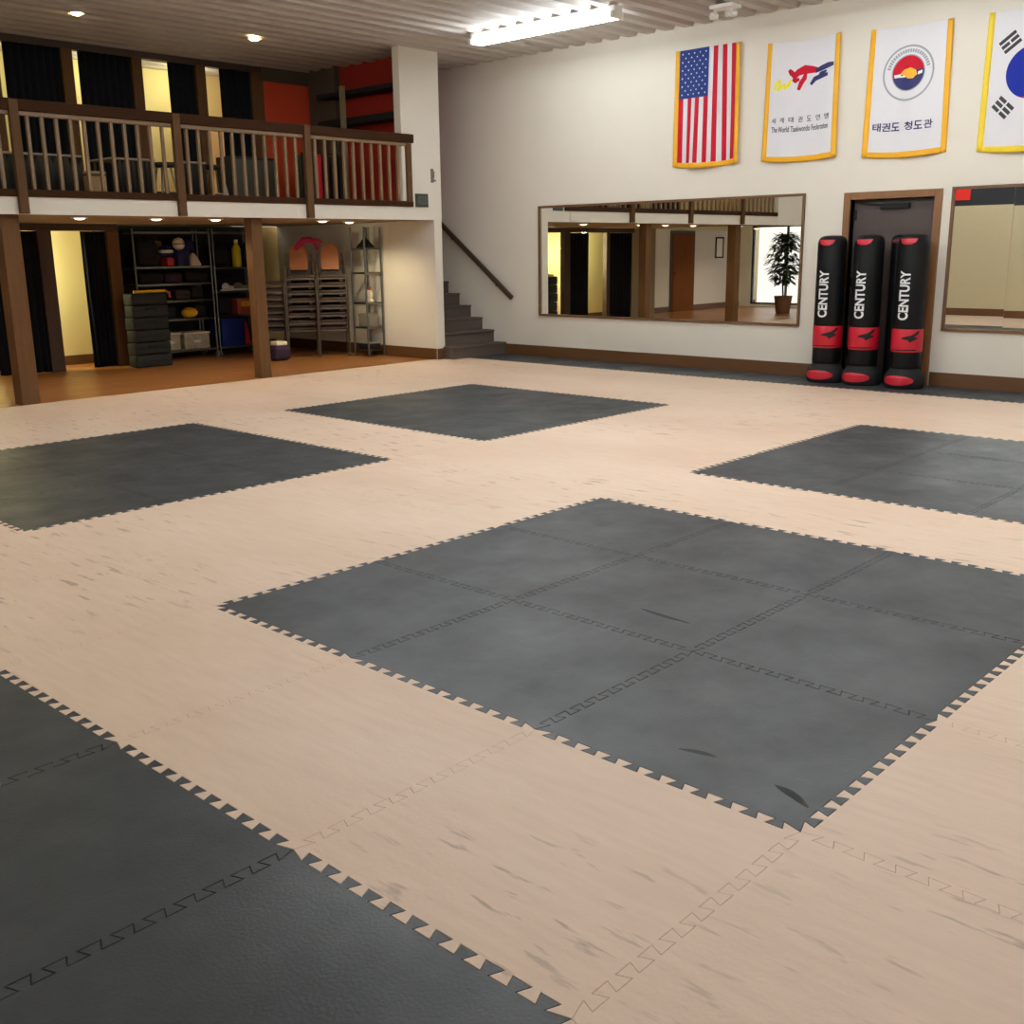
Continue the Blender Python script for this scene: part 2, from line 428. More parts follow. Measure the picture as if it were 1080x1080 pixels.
# baseboards
def baseboard(name, x0, y0, x1, y1, z1=.166, label='brown wooden baseboard'):
    struct(name, B(x0, y0, -.02, x1, y1, z1, bev=.006), M['oakh'], label, 'baseboard')
baseboard('baseboard_right', UW - .022, YF, UW, DV0 - .10, label='brown baseboard under the second mirror')
baseboard('baseboard_right_far', UW - .022, DV1 + .10, UW, 11.93, label='brown baseboard under the long mirror')
baseboard('baseboard_left', XL, YF, XL + .022, FV, label='brown baseboard of the left wall')
baseboard('baseboard_stair', SU - .022, FV + .02, SU, 16.0, label='brown baseboard of the stair side wall')
baseboard('baseboard_back', 4.5, EV - .022, 11.3, EV, .14, label='dark baseboard of the yellow passage')
baseboard('baseboard_lobby', -2.5, EV - .072, 3.55, EV - .05, .14, label='brown baseboard of the lobby wall')
struct('baseboard_end', B(SU - .01, FV - .012, -.02, SU + .16, FV + .002, .166), M['oakh'], 'brown baseboard at the wall end', 'baseboard')

# ------------------------------------------------------------------ support posts
def post(u, v, wd, label):
    t = thing('support_post', label, 'post', (u, v, 0))
    B(-wd / 2, -wd / 2, -.02, wd / 2, wd / 2, SO, bev=.008).obj('shaft', M['post'], t)
    return t
post(5.13, 12.36, .205, 'brown wooden support post under the balcony in front of the dark curtain')
post(8.33, 12.36, .165, 'brown wooden support post under the balcony between shelves and stacked chairs')

# ------------------------------------------------------------------ balcony railing
RX0, RX1 = 3.75, 10.93
rt = thing('balcony_railing', 'brown wooden balcony railing with many thin balusters', 'railing', (0, FV, FZ))
zr0, zr1 = 3.165 - FZ, 3.285 - FZ
B(RX0, -.06, zr0, RX1 + .06, .075, zr1, bev=.012).obj('top_rail', M['rail'], rt)
B(RX0, -.03, zr0 - .045, RX1, .045, zr0 - .001, bev=.004).obj('sub_rail', M['bal'], rt)
B(RX0, -.035, -.005, RX1 + .04, .05, .075, bev=.006).obj('bottom_rail', M['rail'], rt)
posts_u = [5.24, 7.165, 9.085]
for u in posts_u:
    B(u - .05, -.075, SO - FZ + .005, u + .05, -.012, zr1 - .01, bev=.006).obj('newel_post', M['newel'], rt)
B(RX1 - .07, -.045, .06, RX1 + .02, .055, zr0 - .01, bev=.006).obj('end_post', M['newel'], rt)
edges = [RX0] + posts_u + [RX1 - .05]
for a, b in zip(edges, edges[1:]):
    n = max(1, round((b - a) / .158))
    for k in range(1, n):
        x = a + (b - a) * k / n
        m = MB(); m.box(x - .019, -.012, .07, x + .019, .026, zr0 - .04, bev=.004, seg=1); m.obj('baluster', M['bal'], rt)

# ------------------------------------------------------------------ upper back screen: posts, header, curtains
struct('trim_header_upper', B(5.0, BV - .03, 4.375, 10.48, BV + .1, CZ + .03), M['walnut'], 'dark header beam of the upper openings', 'trim')
for k, (a, b) in enumerate(((5.55, 5.75), (6.28, 6.37), (7.215, 7.375), (8.25, 8.40), (9.27, 9.43), (10.235, 10.45))):
    struct('trim_%d' % (k + 1), B(a, BV - .04, FZ, b, BV + .08, 4.38, bev=.005), M['post'], 'brown wooden post between upper openings', 'trim')
def curtain(x0, x1, y, z0, z1, label, group=None, folds=7, amp=.028):
    w_ = x1 - x0
    def f(a, b): return (x0 + w_ * a, y + amp * sin(a * folds * 2 * pi + .6 * sin(b * 3 + x0)) * (.55 + .45 * b), z1 + (z0 - z1) * b)
    m = MB(); m.surf(f, folds * 8, 6)
    o = m.obj('curtain', M['curtain'], smooth=True, fix=False)
    md = o.modifiers.new('thick', 'SOLIDIFY'); md.thickness = .008; md.offset = 0
    tag(o, label, 'curtain', group)
    return o
g1 = 'dark curtains above the balcony'
curtain(6.46, 7.215, BV + .02, FZ + .02, 4.375, 'dark curtain above the balcony railing nearest the left edge of the photo', g1)
curtain(7.48, 8.25, BV + .02, FZ + .02, 4.375, 'dark curtain above the balcony, second from the left edge of the photo', g1)
curtain(8.84, 9.27, BV + .02, FZ + .02, 4.375, 'narrow dark curtain between two bright openings above the balcony', g1, 4)
curtain(9.70, 10.235, BV + .02, FZ + .02, 4.375, 'dark curtain above the balcony next to the orange-red wall', g1, 5)
# lower back screen
struct('trim_header_lower', B(4.45, LV - .05, 1.99, 8.05, LV + .08, SO), M['walnut'], 'dark header beam of the lower openings', 'trim')
struct('trim_7', B(6.83, LV - .06, -.02, 7.03, LV + .06, 1.995, bev=.005), M['walnut'], 'brown jamb of the lit doorway under the balcony', 'trim')
struct('trim_8', B(7.865, LV - .07, -.02, 8.045, LV + .07, 1.995, bev=.005), M['post'], 'brown post beside the black pad stack', 'trim')
struct('trim_9', B(5.40, LV - .06, -.02, 5.52, LV + .06, 1.995, bev=.005), M['walnut'], 'brown jamb of the second doorway', 'trim')
g2 = 'dark curtains under the balcony'
curtain(6.11, 6.83, LV, .0, 1.985, 'black floor-length curtain behind the wooden support post under the balcony', g2, 6)
curtain(7.50, 7.87, LV + .02, .0, 1.985, 'black floor-length curtain beside the bright yellow doorway', g2, 5)
curtain(4.5, 5.40, LV, .0, 1.985, 'black curtain under the balcony seen only as a reflection in the long mirror', g2, 7)
# passage end walls
struct('wall_passage', B(8.05, LV + .08, -.03, 8.11, EV, SO), M['olive'], 'passage end wall behind the shelves', 'wall')
struct('wall_alcove', B(8.11, EV - .03, -.02, 11.0, EV - .001, SO), M['darkwall'], 'dark alcove wall behind the shelves', 'wall')

# ------------------------------------------------------------------ stairs
st = MB()
n = 12; rise = FZ / n; run = .262; y0 = 11.945
for k in range(n):
    z = rise * (k + 1); y = y0 + run * k
    x0 = SU + .16
    st.box(x0 if k else SU + .13, y if k else y, z - rise - (.02 if k == 0 else 0), UW, y + run + .02 if k < n - 1 else 15.3, z - .03)
    st.box(x0 if k else SU + .12, y - .022, z - .03, UW, y + run + .02 if k < n - 1 else 15.3, z, bev=.008)
# trim start step so it does not clip the wall end
struct('staircase', st, M['stair'], 'dark brown staircase rising behind the cream wall', 'stairs')
hr = thing('handrail', 'dark brown wooden handrail sloping down the cream stair wall', 'handrail', (UW - .075, 11.73, .9))
sl = (2.08 - .9) / (13.325 - 11.73)
L = 15.0 - 11.73
m = MB(); d = Vector((0, 1, sl)).normalized(); nrm = Vector((0, -d.z, d.y))
def hrp(t, a, b): return (a, t * 1.0 + nrm.y * b, t * sl + nrm.z * b)
pts = [(-.02, -.035), (.02, -.035), (.026, 0), (.02, .035), (-.02, .035), (-.026, 0)]
m.prism(pts, lambda a, b: hrp(0, a, b), lambda a, b: hrp(L, a, b)); m.obj('rail', M['walnut'], hr)
for t in (.35, 1.35, 2.5):
    m = MB(); m.tube([(0, t, t * sl - .02), (.01, t, t * sl - .075), (.072, t, t * sl - .085)], .009, 8); m.obj('bracket', M['dgrey'], hr)

# ------------------------------------------------------------------ wall end fittings
sg = thing('wall_sign', 'small dark square plaque with grey centre on the cream wall end', 'sign', (11.15, FV, 2.37))
B(-.125, -.022, -.095, .125, -.001, .095, bev=.006).obj('border', M['dgrey'], sg)
m = B(-.088, -.026, -.058, .088, -.0215, .062); m.obj('face', M['sgrey'], sg)
for z in (.03, .008, -.014): B(-.06, -.0275, z - .004, .06, -.0255, z + .004).obj('line', M['dgrey'], sg)
br = thing('wall_bracket', 'small grey metal bracket on the cream wall end above the plaque', 'bracket', (11.38, FV, 2.73))
B(-.03, -.012, -.10, .03, -.001, .10, bev=.004).obj('plate', M['grey'], br)
m = MB(); m.tube([(-.005, -.012, .06), (-.01, -.06, .05), (-.02, -.06, -.03)], .012, 8); m.tube([(0, -.012, -.06), (0.005, -.05, -.07), (.03, -.05, -.075)], .012, 8); m.obj('hook', M['grey'], br, True)

# ------------------------------------------------------------------ upper shelf unit against red wall
su = thing('wall_shelf', 'dark two-tier wall shelf with one post against the red upstairs wall', 'shelf', (11.22, 13.5, FZ))
B(-.14, -1.05, 3.56 - FZ, .175, .95, 3.66 - FZ, bev=.004).obj('shelf_board', M['blkm'], su)
B(-.14, -1.05, 3.99 - FZ, .175, .95, 4.06 - FZ, bev=.004).obj('shelf_board', M['blkm'], su)
B(-.20, .22, 0, -.142, .30, 4.12 - FZ, bev=.004).obj('upright', M['olive'], su)
B(-.20, -1.05, 0, -.142, -.97, 3.7 - FZ, bev=.004).obj('upright', M['olive'], su)

# ------------------------------------------------------------------ right wall door
dr = MB()
T = .085
dr.box(UW - .03, DV0 - T, -.02, UW + .15, DV0, DZ + T, bev=.004); dr.box(UW - .03, DV1, -.02, UW + .15, DV1 + T, DZ + T, bev=.004)
dr.box(UW - .03, DV0, DZ, UW + .15, DV1, DZ + T, bev=.004)
d1 = dr.obj('door_1', M['oak']); tag(d1, 'dark brown door with oak frame behind the punching bags', 'door', kind='structure')
m = B(UW + .08, DV0 + .01, .0, UW + .125, DV1 - .01, DZ - .01, bev=.003); m.obj('door_leaf', M['door'], d1)
B(UW + .03, 5.42, DZ - .115, UW + .078, 5.78, DZ - .055, bev=.006).obj('door_closer', M['blkm'], d1)
m = MB(); m.tube([(UW + .055, 5.75, DZ - .075), (UW + .03, 5.95, DZ - .05), (UW + .03, 6.08, DZ - .03)], .008, 6); m.obj('closer_arm', M['blkm'], d1)
m = MB(); m.tube([(UW + .08, 5.22, 1.02), (UW + .03, 5.22, 1.02), (UW + .03, 5.33, 1.02)], .012, 8); m.obj('door_handle', M['chrome'], d1, True)
m = MB()
for z in (.35, 1.2, 2.0): m.box(UW + .062, DV1 - .045, z - .06, UW + .079, DV1 - .012, z + .06)
m.obj('hinge', M['blkm'], d1)

# back door in the lobby (seen in the mirror)
m = MB(); m.box(.75, EV - .09, -.0, 1.85, EV - .051, 2.06, bev=.004); d2 = m.obj('door_2', M['walnut']); tag(d2, 'brown wooden door reflected in the long mirror', 'door', kind='structure')
B(.83, EV - .115, .0, 1.77, EV - .091, 1.98, bev=.004).obj('door_leaf', M['redbrown'], d2)
m = MB(); m.ball((1.69, EV - .145, 1.0), .03); m.obj('door_knob', M['chrome'], d2, True)
pf = thing('picture_frame', 'small framed picture reflected in the long mirror beside the brown door', 'picture', (-.5, EV - .05, 1.62))
m = MB()
for a in ((-.2, -.28, -.16, .28), (.16, -.28, .2, .28), (-.16, -.28, .16, -.24), (-.16, .24, .16, .28)): m.box(a[0], -.025, a[1], a[2], -.001, a[3])
m.obj('border', M['blkm'], pf); B(-.16, -.012, -.24, .16, -.002, .24).obj('paper', M['creamv'], pf)

# ------------------------------------------------------------------ mirrors
def mirror(v0, v1, z0, z1, label, splits=(), fw=.034):
    t = thing('wall_mirror', label, 'mirror', (UW, v0, z0))
    W, H = v1 - v0, z1 - z0; m = MB(); x0, x1 = -.03, -.001
    m.box(x0, 0, 0, x1, fw, H, bev=.004); m.box(x0, W - fw, 0, x1, W, H, bev=.004)
    m.box(x0, fw, 0, x1, W - fw, fw, bev=.004); m.box(x0, fw, H - fw, x1, W - fw, H, bev=.004)
    m.obj('frame', M['frame'], t)
    e = [fw] + [s - v0 for s in splits] + [W - fw]
    for k, (a, b) in enumerate(zip(e, e[1:])):
        tilt = -.0012 if (k % 2 and splits) else 0
        m = MB(); vs = [(-.010, a + .001, fw), (-.010 + 0, b - .001, fw), (-.010, b - .001, H - fw), (-.010, a + .001, H - fw)]
        m.box(-.012, a + .001, fw, -.004, b - .001, H - fw)
        if tilt:
            for v in m.bm.verts: v.co.x += (v.co.z - H / 2) * tilt * -1
        m.obj('glass', M['mirror'], t)
    return t
mirror(6.735, 11.205, .632, 2.285, 'long wood-framed wall mirror between the stairs and the punching bags')
mirror(2.2, 4.905, .655, 2.277, 'wood-framed wall mirror cut off by the photo edge beside the door', splits=(3.2, 4.215))

# ------------------------------------------------------------------ text helper
def text_bm(body, size=1.0, bold=0.0, align='CENTER', shear=0.0):
    cu = bpy.data.curves.new('t', 'FONT'); cu.body = body; cu.size = size; cu.offset = bold; cu.align_x = align; cu.align_y = 'CENTER'; cu.shear = shear
    cu.resolution_u = 4
    o = bpy.data.objects.new('t', cu); COL.objects.link(o)
    bpy.context.view_layer.update()
    dg = bpy.context.evaluated_depsgraph_get(); ev = o.evaluated_get(dg); me = ev.to_mesh()
    bm = bmesh.new(); bm.from_mesh(me); ev.to_mesh_clear()
    bpy.data.objects.remove(o); bpy.data.curves.remove(cu)
    return bm
def fit(bm, w, h, cx=0, cy=0):
    xs = [v.co.x for v in bm.verts]; ys = [v.co.y for v in bm.verts]
    if not xs: return
    sx = w / max(1e-6, max(xs) - min(xs)); sy = h / max(1e-6, max(ys) - min(ys)); mx, my = (max(xs) + min(xs)) / 2, (max(ys) + min(ys)) / 2
    for v in bm.verts: v.co.x = (v.co.x - mx) * sx + cx; v.co.y = (v.co.y - my) * sy + cy
def slice_bm(bm, axis, vals):
    for c_ in vals:
        no = (1, 0, 0) if axis == 0 else (0, 1, 0); co = (c_, 0, 0) if axis == 0 else (0, c_, 0)
        bmesh.ops.bisect_plane(bm, geom=bm.verts[:] + bm.edges[:] + bm.faces[:], plane_co=co, plane_no=no)
def warp_obj(bm, f, name, m, parent, mi=0):
    for v in bm.verts: v.co = Vector(f(v.co.x, v.co.y))
    me = bpy.data.meshes.new(name); bm.to_mesh(me); bm.free(); me.materials.append(m)
    o = bpy.data.objects.new(name, me); COL.objects.link(o); o.parent = parent; return o
def poly_bm(polys):
    bm = bmesh.new()
    for p in polys: bm.faces.new([bm.verts.new((a, b, 0)) for a, b in p])
    bmesh.ops.triangulate(bm, faces=bm.faces[:])
    return bm

# ------------------------------------------------------------------ punching bags
R = .172
def bagwrap(r): return lambda a, b: (-r * cos(a / r), -r * sin(a / r), b)     # a = arc length seen from the room, b = height
def make_bag():
    t = thing('punching_bag', '', 'punching bag', group='free-standing punching bags')
    m = MB(); m.lathe([(.0, 0), (.21, 0), (.226, .025), (.231, .07), (.227, .13), (.205, .17), (.18, .20), (.16, .235)], seg=40); m.obj('base', M['blkm'], t, True)
    m = MB(); m.lathe([(.155, .22), (R - .004, .235), (R, .27), (R, 1.67), (R - .01, 1.715), (R - .035, 1.745), (.09, 1.76), (0.0, 1.762)], seg=40); m.obj('bag_body', M['blk'], t, True)
    m = MB(); m.lathe([(R + .001, .425), (R + .005, .435), (R + .005, .68), (R + .001, .69)], seg=48, cap=False); m.obj('red_band', M['crim'], t, True)
    # black swoosh on the band
    bm = poly_bm([[(.02, .60), (.12, .625), (.20, .675), (.215, .655), (.155, .60), (.21, .59), (.10, .54), (.08, .565), (-.0, .58)]])
    slice_bm(bm, 0, [k * .02 for k in range(-12, 13)]); warp_obj(bm, bagwrap(R + .0075), 'swoosh', M['blkm'], t)
    bm = poly_bm([[(-.12, .445), (.17, .445), (.19, .46), (-.12, .455)]]); slice_bm(bm, 0, [k * .02 for k in range(-12, 13)])
    warp_obj(bm, bagwrap(R + .007), 'band_line', M['blkm'], t)
    # lettering reads upward
    bm = text_bm('CENTURY', 1, .03); fit(bm, .56, .125)
    bmesh.ops.triangulate(bm, faces=bm.faces[:]); slice_bm(bm, 1, [k * .0125 for k in range(-5, 6)])
    f0 = bagwrap(R + .0025)
    warp_obj(bm, lambda x, y: f0(-y - .005, 1.075 + x), 'lettering', M['white'], t)
    # red cap patch
    pts = [(-.075, 1.66), (-.03, 1.645), (.04, 1.645), (.085, 1.67), (.11, 1.71), (-.11, 1.71)]
    bm = poly_bm([pts]); slice_bm(bm, 0, [k * .015 for k in range(-12, 13)]); slice_bm(bm, 1, [1.66, 1.68, 1.70])
    def cap(a, b):
        r = R + .004 - max(0, b - 1.665) * .22; return (-r * cos(a / R), -r * sin(a / R), b)
    warp_obj(bm, cap, 'red_patch', M['crim'], t)
    # red patch on base
    bm = poly_bm([[(.20 * cos(k * pi / 12), .10 + .056 * sin(k * pi / 12)) for k in range(24)]]); slice_bm(bm, 0, [k * .02 for k in range(-12, 13)]); slice_bm(bm, 1, [.05, .07, .09, .11, .13, .15])
    def basew(a, b):
        r = .2345 if b < .07 else .2345 - (b - .07) / .06 * .004 if b < .13 else .2305 - (b - .13) / .04 * .022
        return (-r * cos(a / .232), -r * sin(a / .232), b)
    warp_obj(bm, basew, 'base_patch', M['crim'], t)
    return t
bag = make_bag(); bk = kids(bag)
bag.location = (12.39, 6.175, 0); bag['label'] = 'black free-standing punching bag nearest the long mirror with white lettering and red band'
dup(bag, bk, (12.39, 5.705, 0), 0, 'black free-standing punching bag in the middle of the three lettered ones')
dup(bag, bk, (12.39, 5.17, 0), 0, 'black lettered free-standing punching bag nearest the second mirror with red band')
def rear_bag(u, v, label):
    t = thing('punching_bag', label, 'punching bag', (u, v, 0), 'punching bags behind the lettered ones')
    m = MB(); m.lathe([(.0, 0), (.09, 0), (.10, .02), (.10, 1.69), (.092, 1.73), (.06, 1.755), (0, 1.76)], seg=32); m.obj('bag_body', M['blk'], t, True)
    m = MB(); m.lathe([(.1005, 1.66), (.1025, 1.67), (.1025, 1.70), (.1005, 1.71)], seg=32, cap=False); m.obj('trim_ring', M['fdark'], t)
    return t
rear_bag(12.69, 5.90, 'plain black bag standing behind the first and second lettered punching bags')
rear_bag(12.69, 5.46, 'plain black bag standing behind the second and third lettered punching bags')

# ------------------------------------------------------------------ flags
def flag(vL, vR, z1, z0, label, fringe, design, droop=.05, seed=0):
    """cloth hung on the right wall. a: 0 (viewer's left) .. 1, b: 0 top .. 1 bottom"""
    t = thing('wall_flag', label, 'flag', (UW, (vL + vR) / 2, z1), 'flags on the cream wall')
    W = vL - vR; H = z1 - z0; fw = .062
    def S(a, b, off=0.0):
        amp = (.024 if seed == 0 else .014) * (.3 + b)
        x = (-.046 if seed == 0 else -.030) + amp * sin(a * 9 + seed * 2.1 + .9 * b) - (.014 if seed == 0 else .008) * sin(a * 21 + seed + b) * b - off
        z = -H * b - droop * (4 * a * (1 - a)) * (.7 * (1 - b) ** 2) - .035 * (4 * a * (1 - a)) * b ** 3
        flare = 1 + .05 * (b - .5)
        y = W / 2 - W * (.5 + (a - .5) * flare)
        return (x, y, z)
    fa = fw / W; fb = 1 - fw / H
    A = lambda a: fa + (1 - 2 * fa) * a; Bb = lambda b: b * fb
    C = lambda a, b, off=0.0: S(A(a), Bb(b), off)
    m = MB(); m.surf(lambda a, b: C(a, b), 36, 30); m.obj('cloth', M['cloth'], t, True, fix=False)
    m = MB()
    m.surf(lambda a, b: S(a * fa, b, .002), 3, 30); m.surf(lambda a, b: S(1 - fa + a * fa, b, .002), 3, 30)
    m.surf(lambda a, b: S(fa + a * (1 - 2 * fa), fb + b * (1 - fb) * (1 + .06 * sin(a * 160)), .002), 60, 3)
    o = m.obj('fringe', fringe, t, True, fix=False); md = o.modifiers.new('thick', 'SOLIDIFY'); md.thickness = .01; md.offset = 0
    m = MB(); m.tube([S(0, 0, -.008), S(.25, 0, -.012), S(.5, 0, -.012), S(.75, 0, -.012), S(1, 0, -.008)], .006, 6)
    m.obj('top_hem', M['cloth'], t)
    design(t, C, (W - 2 * fw), H - fw)
def patch(t, C, name, m, polys, off=.003, nx=16, ny=16):
    bm = poly_bm(polys); slice_bm(bm, 0, [k / nx for k in range(1, nx)]); slice_bm(bm, 1, [k / ny for k in range(1, ny)])
    return warp_obj(bm, lambda a, b: C(a, b, off), name, m, t)
def ptext(t, C, name, m, body, cx, cy, w, h, bold=.0, off=.003):
    bm = text_bm(body, 1, bold); fit(bm, w, h)
    bmesh.ops.triangulate(bm, faces=bm.faces[:])
    return warp_obj(bm, lambda a, b: C(cx + a, cy - b, off), name, m, t)
def rect(a0, a1, b0, b1): return [(a0, b0), (a1, b0), (a1, b1), (a0, b1)]
def circ(cx, cy, r, asp, n=40, k0=0, k1=1): return [(cx + r * cos(2 * pi * (k0 + (k1 - k0) * k / n)), cy + r * asp * sin(2 * pi * (k0 + (k1 - k0) * k / n))) for k in range(n)]
def d_us(t, C, W, H):
    n = 13
    cb, ca = .43, 7 / 13
    st_ = []
    for k in range(0, n, 2):
        a0, a1 = k / n, (k + 1) / n
        # stripe 0 is at viewer's right in a vertical hang: mirror index so red on both edges
        b0 = cb if a1 <= ca + 1e-6 else 0
        st_.append(rect(a0, a1, b0, 1))
    patch(t, C, 'red_stripes', M['fred'], st_)
    patch(t, C, 'blue_canton', M['fblue'], [rect(0, ca, 0, cb)], .0032)
    stars = []; asp = W / H
    for i in range(11):          # 11 rows of 5/4 turned vertical
        for j in range(9):
            if (i + j) % 2: continue
            cx, cy = ca * (j + 1) / 10, cb * (i + 1) / 12
            r = .017
            stars.append([(cx + (r if k % 2 == 0 else r * .42) * cos(-pi / 2 + k * pi / 5), cy + asp * (r if k % 2 == 0 else r * .42) * sin(-pi / 2 + k * pi / 5)) for k in range(10)])
    patch(t, C, 'stars', M['white'], stars, .006)
def stroke(pts, w, asp):
    """tapered brush stroke polygon along pts"""
    L_, R_ = [], []
    n = len(pts)
    for i, (x, y) in enumerate(pts):
        x0, y0 = pts[max(i - 1, 0)]; x1, y1 = pts[min(i + 1, n - 1)]
        dx, dy = x1 - x0, (y1 - y0) / asp; l = math.hypot(dx, dy) or 1
        ww = 1.45 * w * (1 - .45 * abs(2 * i / (n - 1) - 1)) / 2
        L_.append((x - dy / l * ww, y + dx / l * ww * asp)); R_.append((x + dy / l * ww, y - dx / l * ww * asp))
    return L_ + R_[::-1]
def d_wtf(t, C, W, H):
    asp = W / H
    patch(t, C, 'yellow_mark', M['fyel'], [stroke(p, .04, asp) for p in (
        [(.07, .42), (.10, .36), (.16, .33), (.16, .37), (.12, .42)], [(.12, .42), (.19, .39), (.24, .37), (.24, .41)], [(.24, .41), (.30, .38), (.34, .33)])])
    patch(t, C, 'red_figure', M['fred'], [stroke([(.30, .245), (.34, .275), (.40, .30)], .055, asp), stroke([(.36, .32), (.44, .275), (.54, .255), (.66, .265), (.74, .275)], .085, asp),
        stroke([(.56, .285), (.54, .33), (.49, .37), (.45, .43)], .06, asp), stroke([(.36, .33), (.40, .345), (.46, .335)], .05, asp)], .0034)
    patch(t, C, 'navy_mark', M['fnavy'], [stroke([(.70, .285), (.80, .265), (.90, .25), (.985, .245)], .06, asp), stroke([(.64, .395), (.70, .35), (.78, .335), (.90, .325)], .055, asp), stroke([(.74, .345), (.79, .31), (.88, .295)], .035, asp)], .0034)
    for k, ch in enumerate('세계태권도연맹'): ptext(t, C, 'hangul_glyph', M['fblk'], ch, .09 + .1367 * k, .685, .072, .048, .008)
    ptext(t, C, 'lettering', M['fblk'], 'The World Taekwondo Federation', .5, .765, .88, .05, .01)
def d_cdk(t, C, W, H):
    asp = W / H; cx, cy = .5, .375
    def ring(r0, r1): 
        return [[(cx + r * cos(q), cy + asp * r * sin(q)) for r, q in ((r0, 2 * pi * k / 48), (r1, 2 * pi * k / 48), (r1, 2 * pi * (k + 1) / 48), (r0, 2 * pi * (k + 1) / 48))] for k in range(48)]
    patch(t, C, 'emblem_ring', M['fgrey'], ring(.335, .36) + ring(.21, .235))
    bits = []
    for k in range(22):
        q = pi * 1.08 + k * pi * .84 / 21; r0, r1 = .262, .308
        bits.append([(cx + r * cos(q + e), cy + asp * r * sin(q + e)) for r, e in ((r0, -.045), (r1, -.045), (r1, .045), (r0, .045))])
    patch(t, C, 'emblem_letters', M['fgrey'], bits)
    r = .222
    patch(t, C, 'emblem_red', M['fred'], [[(cx + r * cos(q), cy + asp * r * sin(q)) for q in [pi * 1.0 - .25 + k * (pi + .15) / 24 for k in range(25)]] ], .0034)
    low = [(cx + r * cos(q), cy + asp * r * sin(q)) for q in [-.15 + k * (pi * .98) / 24 for k in range(25)]]
    patch(t, C, 'emblem_navy', M['fnavy'], [low + [(cx - .06, cy + .035), (cx + .05, cy + .02), (cx + .12, cy - .02)]], .0042)
    patch(t, C, 'emblem_fist', M['fora'], [[(cx - .12, cy + .005), (cx - .06, cy - .03), (cx + .03, cy - .04), (cx + .11, cy - .015), (cx + .13, cy + .02), (cx + .07, cy + .05), (cx - .01, cy + .045), (cx - .05, cy + .02)]], .005)
    patch(t, C, 'emblem_white', M['white'], [[(cx - .20, cy + .01), (cx - .11, cy + .005), (cx - .10, cy + .03), (cx - .19, cy + .035)], [(cx + .14, cy + .0), (cx + .2, cy - .01), (cx + .2, cy + .015), (cx + .14, cy + .025)]], .0055)
    for x, ch in zip((.105, .235, .365, .555, .69, .825), '태권도청도관'): ptext(t, C, 'hangul_glyph', M['fnavy'], ch, x, .80, .118, .068, .02)
def d_kr(t, C, W, H):
    asp = W / H; cx, cy, r = .5, .47, .30
    q = lambda k0, k1, n, c0=cx, c1=cy, rr=r: [(c0 + rr * cos(k0 + (k1 - k0) * k / n), c1 + asp * rr * sin(k0 + (k1 - k0) * k / n)) for k in range(n + 1)]
    # vertical hang: blue on viewer's left, red on the right, s-curve between
    tilt = .55
    rot = lambda P: [(cx + (x - cx) * cos(tilt) - (y - cy) / asp * sin(tilt), cy + asp * ((x - cx) * sin(tilt) + (y - cy) / asp * cos(tilt))) for x, y in P]
    top = q(-pi / 2, -3 * pi / 2, 32)
    blue = top + q(pi / 2, -pi / 2, 16, cx, cy + asp * r / 2, r / 2)[0:] + q(pi / 2, 3 * pi / 2, 16, cx, cy - asp * r / 2, r / 2)
    patch(t, C, 'red_half', M['fred'], [q(0, 2 * pi, 48)[:-1]], .0032)
    patch(t, C, 'blue_half', M['froyal'], [rot(blue)], .0045)
    def tri(c0, c1, ang, broken):
        out = []
        for k, bk_ in enumerate(broken):
            o = (k - 1) * .062
            for (s0, s1) in (((-.115, -.01), (.01, .115)) if bk_ else ((-.115, .115),)):
                P = [(s0, o - .021), (s1, o - .021), (s1, o + .021), (s0, o + .021)]
                out.append([(c0 + x * cos(ang) - y * sin(ang), c1 + asp * (x * sin(ang) + y * cos(ang))) for x, y in P])
        return out
    for P in (tri(.215, .235, -.62, (0, 1, 0)), tri(.80, .235, .62, (0, 0, 0)), tri(.20, .715, .72, (1, 1, 1)), tri(.80, .715, -.72, (1, 0, 1))):
        patch(t, C, 'trigram', M['fblk'], P)
flag(8.72, 7.72, 4.175, 2.71, 'gold-fringed American flag hanging vertically, stripes and starred blue canton', M['gold'], d_us, .0, 0)
flag(7.355, 6.36, 4.105, 2.70, 'gold-fringed white banner with yellow, red and navy kicking figure emblem', M['gold'], d_wtf, .05, 1)
flag(6.0, 5.03, 4.075, 2.665, 'gold-fringed white banner with round red and navy emblem', M['gold'], d_cdk, .03, 2)
flag(4.665, 3.66, 4.065, 2.64, 'yellow-fringed South Korean flag cut off by the photo edge', M['gold2'], d_kr, .0, 3)

# ------------------------------------------------------------------ ceiling lights
def fluoro(u, v, L=2.44, label='long white two-tube fluorescent ceiling light above the stairs end', lit=True):
    t = thing('fluorescent_light', label, 'ceiling light', (u, v, CZ))
    B(-.075, -L / 2, -.085, .075, L / 2, -.002, bev=.008).obj('housing', M['fix'], t)
    for sx in (-.085, .085):
        m = MB(); m.tube([(sx, -L / 2 + .06, -.12), (sx, L / 2 - .06, -.12)], .02, 10); m.obj('tube', M['tube'], t, True)
    for y in (-L / 2 + .03, L / 2 - .03): B(-.11, y - .025, -.145, .11, y + .025, -.07, bev=.004).obj('socket', M['fix'], t)
    return t
FL = fluoro(11.0, 9.62)
flk = kids(FL)
for k, (u, v) in enumerate(((10.6, 5.2), (10.6, 1.0), (7.3, 9.0), (7.3, 6.3), (7.3, 3.6), (7.3, .9), (5.9, 7.6), (5.9, 4.9), (5.9, 2.2), (4.4, .4), (.5, 9.8), (.5, 6.8))):
    dup(FL, flk, (u, v, CZ), 0, 'overhead two-tube fluorescent light outside the photo lighting the mats')['group'] = 'overhead fluorescent lights'
